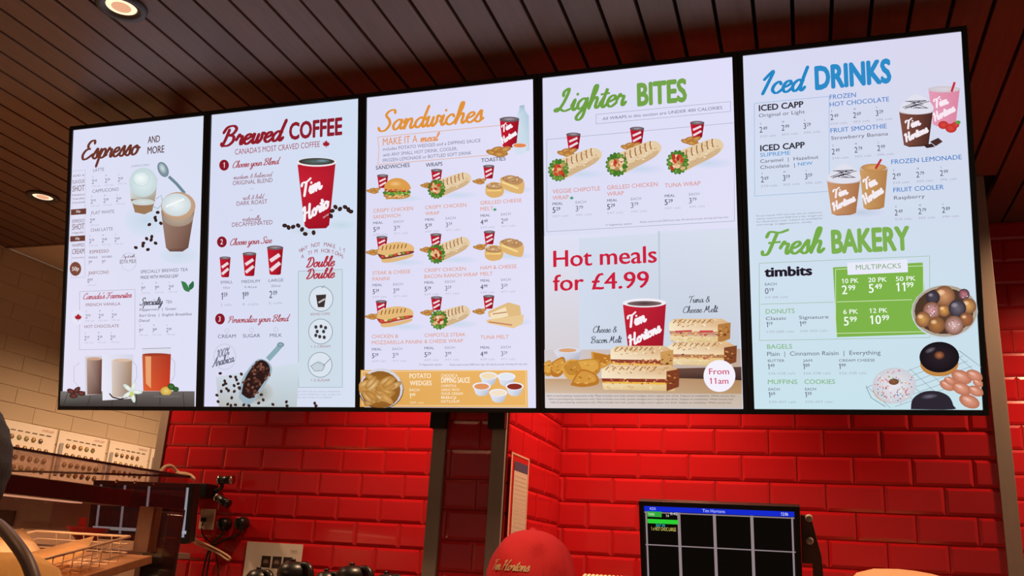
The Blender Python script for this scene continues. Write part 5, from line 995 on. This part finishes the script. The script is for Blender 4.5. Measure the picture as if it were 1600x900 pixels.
sh = obj('sheet', B(((pl0[0], YL-.0125, zb_), (pl1[0], YL-.0108, pl0[2]))), MT['paper'], wn)
F = Flat(lambda x, y: (x*WW, .36-y*WW), (pl0[0], YL-.0128, zb_), (1, 0, 0), (0, 0, 1), (0, -1, 0), .0002)
F.layer('printed_pictures')
for k in range(3):
    F.poly([(.30+k*.195, .20), (.46+k*.195, .20), (.46+k*.195, .37), (.30+k*.195, .37)], '2c2220'); F.ell(.38+k*.195, .29, .055, .045, 'a8887c', '5c4840', n=10); F.ell(.38+k*.195, .33, .045, .025, '3c2c28', n=8)
F.text('TOASTED', .80, .12, .92, .03, '3c3030', 0)
for k in range(6): F.text('place on the press', .10, .5+k*.08, .24, .02, 'a08c84', 0)
F.build(sh, INK)

# ---------------------------------------------------------------- coffee flasks on the back counter
ct = empty('back_counter', (-1.9, 3.3, 0), 'steel back counter under the coffee flasks along the left red wall', 'counter')
kz = EYE-.52
obj('worktop', B(((-2.35, 3.02, kz-.04), (XC0-.01, YL-.012, kz)), bev=.004), MT['steel'], ct)
obj('cabinet_body', B(((-2.33, 3.06, 0), (XC0-.02, YL-.012, kz-.041)), bev=.004), MT['black'], ct)
def flask(x, y, r, Y, label):
    top = at_y(x, y, Y); rr = r; z1 = top[2]; cx, cy = top[0], top[1]
    t = empty('coffee_flask', (cx, cy, kz+.001), label, 'coffee flask', 'steel coffee flasks with black lids')
    obj('flask_body', lathe([(0, kz+.001), (rr*.96, kz+.001), (rr, kz+.02), (rr, z1-.085), (rr*.93, z1-.06), (rr*.8, z1-.052), (0, z1-.052)], (cx, cy, 0), 36), MT['chrome'], t, True)
    obj('lid', lathe([(rr*.93, z1-.062), (rr*1.0, z1-.05), (rr*.98, z1-.03), (rr*.75, z1-.01), (rr*.45, z1-.003), (0, z1)], (cx, cy, 0), 36), MT['black'], t, True)
    bm = bmesh.new(); tube(bm, [(cx+rr*.5, cy-.02, z1-.012), (cx+rr*1.0, cy-.03, z1-.012), (cx+rr*1.35, cy-.04, z1-.04), (cx+rr*1.4, cy-.04, z1-.12)], .012, 8); obj('pouring_handle', bm, MT['black'], t, True)
    bm = bmesh.new(); tube(bm, [(cx-rr*.2, cy, z1-.004), (cx-rr*.2, cy, z1+.008)], .01, 10, smooth=False); obj('lid_button', bm, MT['black'], t, True)
flask(408, 889, .058, 3.42, 'leftmost coffee flask with a black lid below the instruction sheet')
flask(463, 877, .068, 3.22, 'tallest coffee flask with black lid and steel body, second from the left')
flask(514, 892, .055, 3.42, 'low coffee flask between the two tall ones')
flask(555, 883, .068, 3.22, 'tall black lidded coffee flask, fourth from the left')
flask(608, 896, .058, 3.42, 'rightmost coffee flask, lowest in the row, nearest the steel trim')

# paper lids in a row and the tray at the right, on the front work surface
fc = empty('service_counter', (0, 2.9, 0), 'steel service counter under the order monitor, below the back red wall', 'counter')
obj('worktop', B(((XC1+.03, 2.95, EYE-.5), (XB1-.06, YB-.012, EYE-.46)), bev=.004), MT['steel'], fc)
obj('cabinet_body', B(((XC1+.05, 3.0, 0), (XB1-.08, YB-.012, EYE-.501)), bev=.004), MT['black'], fc)
l0 = at_y(912, 896, 3.3); l1 = at_y(992, 899, 3.3)
rk = empty('filter_stand', ((l0[0]+l1[0])/2, 3.3, EYE-.459), 'black stand holding a row of cream paper filters beside the order monitor', 'stand')
obj('stand_tray', B(((l0[0]-.01, 3.24, l0[2]-.10), (l1[0]+.01, 3.36, l0[2]-.092))), MT['black'], rk)
obj('stand_post', B((((l0[0]+l1[0])/2-.02, 3.28, EYE-.459), ((l0[0]+l1[0])/2+.02, 3.32, l0[2]-.101))), MT['black'], rk)
bm = lathe([(0, 0), (.042, 0), (.046, .006), (.044, .012), (0, .012)], n=28, M_=Matrix.Rotation(PI/2, 4, 'Y')); bmesh.ops.recalc_face_normals(bm, faces=bm.faces)
lm_ = bpy.data.meshes.new('coffee_filter'); bm.to_mesh(lm_); bm.free(); lm_.materials.append(MT['cream'])
nl = int((l1[0]-l0[0])/.0145)
for k in range(nl):
    o = bpy.data.objects.new('coffee_filter', lm_); C.objects.link(o); o.location = (l0[0]+k*.0145, 3.3, l0[2]-.0455)
    tag(o, 'cream paper filter standing on edge in the row left of the order monitor', 'paper filter', 'row of cream paper filters')
t1_ = at_y(1430, 893, 3.2)
sd = empty('serving_dish', (t1_[0]+.02, 3.2, EYE-.459), 'pale orange rounded dish cover at the bottom right under the rightmost menu screen', 'dish cover')
obj('dome_cover', lathe([(.20, -.10), (.198, -.07), (.17, -.03), (.12, -.01), (.05, 0), (0, .002)], (0, 0, 0), 40, Matrix.Translation(t1_) @ Matrix.Rotation(.10, 4, 'Y')), MT['tray'], sd, True)
obj('dish_stand', lathe([(.10, -.459), (.09, -.449), (.03, -.43), (.03, -.16), (.19, -.13), (.205, -.12), (.205, -.108), (0, -.108)], (t1_[0], 3.2, EYE), 32), MT['steel'], sd, True)

# ---------------------------------------------------------------- people
def skin_body(name, pts, edges, mt, parent, root=0, lv=2):
    me = bpy.data.meshes.new(name); me.from_pydata([p[0] for p in pts], edges, []); o = link(name, me, None, None)
    md = o.modifiers.new('s', 'SKIN'); md.use_smooth_shade = True
    for i, p in enumerate(pts):
        r = p[1]; me.skin_vertices[0].data[i].radius = (r, r) if not isinstance(r, tuple) else r; me.skin_vertices[0].data[i].use_root = (i == root)
    s2 = o.modifiers.new('d', 'SUBSURF'); s2.levels = lv; s2.render_levels = lv
    dg = bpy.context.evaluated_depsgraph_get(); m2 = bpy.data.meshes.new_from_object(o.evaluated_get(dg)); m2.name = name
    bpy.data.objects.remove(o); m2.materials.clear(); m2.materials.append(mt)
    for p in m2.polygons: p.use_smooth = True
    o = link(name, m2, mt, parent); return o
def person(loc, yaw, S, label, top, legs, hairm, group=None, puff=0):
    """standing figure facing -y before yaw; S is the standing height"""
    t = empty('person', loc, label, 'person', group, rz=yaw); k = S/1.75
    V = [((0, 0, .98), .12), ((0, .01, 1.15), .115), ((0, .01, 1.32), (.15, .12)), ((0, .01, 1.43), (.13, .09)), ((0, 0, 1.50), .055), ((0, -.01, 1.56), .055)]
    E = [(0, 1), (1, 2), (2, 3), (3, 4), (4, 5)]
    for s in (-1, 1):
        b = len(V)
        V += [((s*.09, 0, .90), .09), ((s*.10, -.01, .50), .058), ((s*.10, .01, .30), .052), ((s*.10, .02, .09), .038), ((s*.105, -.05, .045), .036), ((s*.11, -.15, .03), .03)]
        E += [(0, b), (b, b+1), (b+1, b+2), (b+2, b+3), (b+3, b+4), (b+4, b+5)]
        c = len(V)
        V += [((s*.17, .01, 1.41), .065), ((s*.24, .02, 1.14), .043), ((s*.25, -.06, .93), .034), ((s*.25, -.10, .86), .026), ((s*.25, -.12, .80), (.034, .018))]
        E += [(3, c), (c, c+1), (c+1, c+2), (c+2, c+3), (c+3, c+4)]
        for j, (dx, L) in enumerate(((-.027, .065), (-.009, .075), (.009, .07), (.026, .055))):
            f = len(V); V += [((s*.25+dx*.9, -.13, .775), .009), ((s*.25+dx, -.14+j*.002, .775-L*.6), .008), ((s*.25+dx, -.128, .775-L), .0065)]; E += [(c+4, f), (f, f+1), (f+1, f+2)]
        f = len(V); V += [((s*.25-s*.03, -.14, .815), .010), ((s*.25-s*.045, -.16, .785), .008)]; E += [(c+4, f), (f, f+1)]
    V = [((p[0]*k, p[1]*k, p[2]*k), (r[0]*k, r[1]*k) if isinstance(r, tuple) else r*k) for p, r in V]
    body = skin_body('body', V, E, MT['skin'], t)
    # clothing: shells around torso, arms and legs
    VT = [((0, 0, .90), (.15, .12)), ((0, .01, 1.10), (.145, .125)), ((0, .01, 1.32), (.175, .135)), ((0, .01, 1.425), (.15, .10)), ((0, .0, 1.475), .07)]; ET = [(0, 1), (1, 2), (2, 3), (3, 4)]
    for s in (-1, 1):
        c = len(VT); VT += [((s*.18, .01, 1.405+puff*.5), .082+puff), ((s*.245, .02, 1.14), .058+puff*.7), ((s*.252, -.05, .96), .048)]; ET += [(3, c), (c, c+1), (c+1, c+2)]
    VT = [((p[0]*k, p[1]*k, p[2]*k), (r[0]*k, r[1]*k) if isinstance(r, tuple) else r*k) for p, r in VT]
    skin_body('top_clothing', VT, ET, MT[top], t)
    VL = [((0, 0, .98), (.15, .12)), ((0, 0, .90), (.14, .12))]; EL = [(0, 1)]
    for s in (-1, 1):
        c = len(VL); VL += [((s*.09, 0, .82), .10), ((s*.10, -.01, .50), .075), ((s*.10, .015, .12), .065)]; EL += [(1, c), (c, c+1), (c+1, c+2)]
    VL = [((p[0]*k, p[1]*k, p[2]*k), (r[0]*k, r[1]*k) if isinstance(r, tuple) else r*k) for p, r in VL]
    skin_body('trousers', VL, EL, MT[legs], t)
    # head
    bm = bmesh.new(); bmesh.ops.create_uvsphere(bm, u_segments=40, v_segments=28, radius=1)
    for v in bm.verts:
        x, y, z = v.co; w_ = 1-.28*max(0, -z)**1.3
        X, Y, Z = x*.076*w_, y*.097*(1-.10*max(0, -z)), z*.118
        if y < 0:                                           # face side is -y
            g_ = math.exp(-((x/.14)**2+((z+.10)/.22)**2)); Y -= .020*g_
            for s in (-1, 1): Y += .012*math.exp(-(((x-s*.38)/.16)**2+((z-.08)/.12)**2))
            Y -= .006*math.exp(-((x/.3)**2+((z+.48)/.08)**2)); Y -= .008*math.exp(-((x/.35)**2+((z+.85)/.15)**2)); Y += .004*math.exp(-((x/.3)**2+((z+.40)/.03)**2))
        v.co = Vector((X, Y, Z+1.63))*k
    me = bpy.data.meshes.new('head'); bm.to_mesh(me); bm.free(); me.materials.append(MT['skin'])
    for p in me.polygons: p.use_smooth = True
    hd = link('head', me, None, t)
    for s in (-1, 1):
        bm = bmesh.new(); bmesh.ops.create_uvsphere(bm, u_segments=12, v_segments=10, radius=1)
        for v in bm.verts: v.co = (Vector((s*.076+v.co[0]*.008, .005+v.co[1]*.018, 1.625+v.co[2]*.032)))*k
        obj('ear', bm, MT['skin'], hd, True, (0, 0, 0))
        bm = bmesh.new(); bmesh.ops.create_uvsphere(bm, u_segments=12, v_segments=10, radius=.0115)
        for v in bm.verts: v.co = (v.co+Vector((s*.029, -.079, 1.64)))*k
        obj('eye', bm, MT['paper'], hd, True, (0, 0, 0))
    bm = bmesh.new(); bmesh.ops.create_uvsphere(bm, u_segments=14, v_segments=8, radius=1)
    for v in bm.verts: v.co = Vector((v.co[0]*.024, -.094+v.co[1]*.008, 1.573+v.co[2]*.007))*k
    obj('mouth', bm, MT['redp'], hd, True, (0, 0, 0))
    bm = bmesh.new(); bmesh.ops.create_uvsphere(bm, u_segments=40, v_segments=28, radius=1)
    random.seed(4)
    for v in bm.verts:
        x, y, z = v.co; Y = y*.108+.010; Z = z*.125
        if y < -.25 and z < .45: Y = max(Y, -.035); 
        v.co = Vector((x*.087*(1 if y > -.2 else .96), Y+.002*math.sin(40*x+20*z), Z*(1 if z > 0 else .85)+1.640))*k
    obj('hair', bm, MT[hairm], hd, True, (0, 0, 0))
    return t, k
# staff member in a red cap, back to the camera; only the cap clears the bottom of the frame
capc = at_y(829, 900, 2.2); ctop = at_y(830, 824, 2.2)
S1 = 1.585; yaw = PI-.35-.55
p1_, k1 = person((capc[0], 2.2, 0), yaw, S1, 'staff member in a red cap with back turned, below the fourth menu screen', 'shirt', 'shirt', 'hair')
cz0 = ctop[2]-.143                                           # cap rim plane
def cap(name_t, cx, cy, z0, yaw):
    t = empty('baseball_cap', (cx, cy, z0), 'red cotton baseball cap with pale embroidered lettering, on the staff member', 'cap')
    Mc = Matrix.Translation((cx, cy, z0)) @ Matrix.Rotation(yaw, 4, 'Z')
    rx, ry, rz = .100, .112, .137; dim = math.atan2(-2.2, -cx)-yaw+.3
    def dome(a, e, off=0):                                   # a round, e up 0..pi/2
        seam = .0018*math.exp(-((((a-PI/2) % (PI/3))-PI/6)/.05)**2) if False else 0
        d6 = abs(((a+PI/6) % (PI/3))-PI/6); seam = -.0035*math.exp(-(d6/.035)**2)*(1-e/(PI/2))
        crease = .004*math.sin(3*a+1)*math.cos(e)+.003*math.sin(5*a+e*6)*math.cos(e)
        crease -= .008*math.exp(-(((a-dim+PI) % (2*PI)-PI)/.22)**2-((e-.62)/.2)**2); crease -= .005*math.exp(-(((a-dim-.75+PI) % (2*PI)-PI)/.16)**2-((e-.3)/.35)**2)
        p = Vector((math.cos(a)*math.cos(e)**.85*(rx+seam+crease+off), math.sin(a)*math.cos(e)**.85*(ry+seam+crease+off), math.sin(e)**.95*(rz+off))) if e > 0 else Vector((math.cos(a)*(rx+seam+crease+off), math.sin(a)*(ry+seam+crease+off), 0))
        return p
    bm = bmesh.new(); n, mrows = 120, 20; R_ = []
    for j in range(mrows): R_.append([bm.verts.new(Mc @ dome(2*PI*i/n, j/mrows*PI/2)) for i in range(n)])
    tp = bm.verts.new(Mc @ Vector((0, 0, rz)))
    for a, b in zip(R_, R_[1:]):
        for i in range(n): bm.faces.new((a[i], a[(i+1) % n], b[(i+1) % n], b[i]))
    for i in range(n): bm.faces.new((R_[-1][i], R_[-1][(i+1) % n], tp))
    obj('crown', bm, MT['cap'], t, True)
    bm = bmesh.new(); rows = []                              # brim toward local -y
    for j in range(9):
        f = j/8; row = []
        for i in range(25):
            a = -PI/2+(-1+2*i/24)*1.05; r0 = Vector((math.cos(a)*rx, math.sin(a)*ry, 0)); out = .075*f*math.cos((i/24-.5)*PI)**.6 if 0 < i < 24 else 0
            row.append(bm.verts.new(Mc @ Vector((r0[0]*(1+.05*f), r0[1]-out, .012-.02*f*f-.018*(abs(i/12-1)**2)*f))))
        rows.append(row)
    for a, b in zip(rows, rows[1:]):
        for i in range(24): bm.faces.new((a[i], a[i+1], b[i+1], b[i]))
    bmesh.ops.solidify(bm, geom=bm.faces[:], thickness=.002); obj('brim', bm, MT['cap'], t, True)
    obj('top_button', lathe([(.009, rz-.001), (.008, rz+.003), (.004, rz+.005), (0, rz+.0055)], (cx, cy, z0), 20), MT['cap'], t, True)
    # band and adjuster at the back
    bm = bmesh.new(); rr = []
    for i in range(n): 
        a = 2*PI*i/n; rr.append((bm.verts.new(Mc @ (dome(a, 0, .0012)+Vector((0, 0, -.001)))), bm.verts.new(Mc @ (dome(a, 0, .0012)+Vector((0, 0, .007))))))
    for i in range(n): bm.faces.new((rr[i][0], rr[(i+1) % n][0], rr[(i+1) % n][1], rr[i][1]))
    bmesh.ops.solidify(bm, geom=bm.faces[:], thickness=.0006); obj('sweat_band', bm, MT['cap'], t, True)
    return t, Mc, dome
capo, Mc, dome = cap('cap', capc[0], 2.2, cz0, yaw)
# embroidery: script lettering wrapped on the cap side that faces the camera's left
tmp = Flat(lambda x, y: (x, y), (0, 0, 0), (1, 0, 0), (0, 1, 0), (0, 0, 1), .0)
tmp.layer('embroidered_lettering'); tmp.script('Tim Hortons', 0, 0, 1.0, -.30, 'ffffff', .30, .3, y1=0)
V, Fc, K = tmp.L[tmp.key]
dirc = math.atan2(-2.2, -capc[0])-yaw                         # local angle that faces the camera
bm = bmesh.new(); vv = []
for v in V:
    a = dirc-1.0+v[0]*1.02; e = .27+v[1]*.60
    vv.append(bm.verts.new(Mc @ dome(a, max(e, .01), .0022)))
for f in Fc:
    try: bm.faces.new([vv[i] for i in f])
    except ValueError: pass
obj('embroidered_lettering', bm, MT['thread'], capo)
# customer at the left edge of the frame
hc = at_y(-60, 720, 1.0)
hc = at_y(-112, 742, 1.05); YAW2 = -1.42
p2_, k2 = person((hc[0], 1.05, 0), YAW2, hc[2]/1.63*1.75, 'dark haired customer in a mustard top at the left edge, facing away', 'mustard', 'jean', 'hair', puff=.075)
bm = bmesh.new()
tube(bm, [P_(-90, 1010, .93), P_(-75, 880, .93), P_(-45, 815, .90), P_(-8, 818, .86), P_(22, 846, .83), P_(48, 890, .82), P_(62, 960, .82), P_(66, 1060, .83)], .0075, 10)
tag(obj('bag_strap', bm, MT['leather'], None, True), 'brown leather strap over the shoulder of the customer in mustard', 'strap')
print('tiles', T1, T2, T3, T4, T5, T6, 'objects', len(bpy.data.objects))
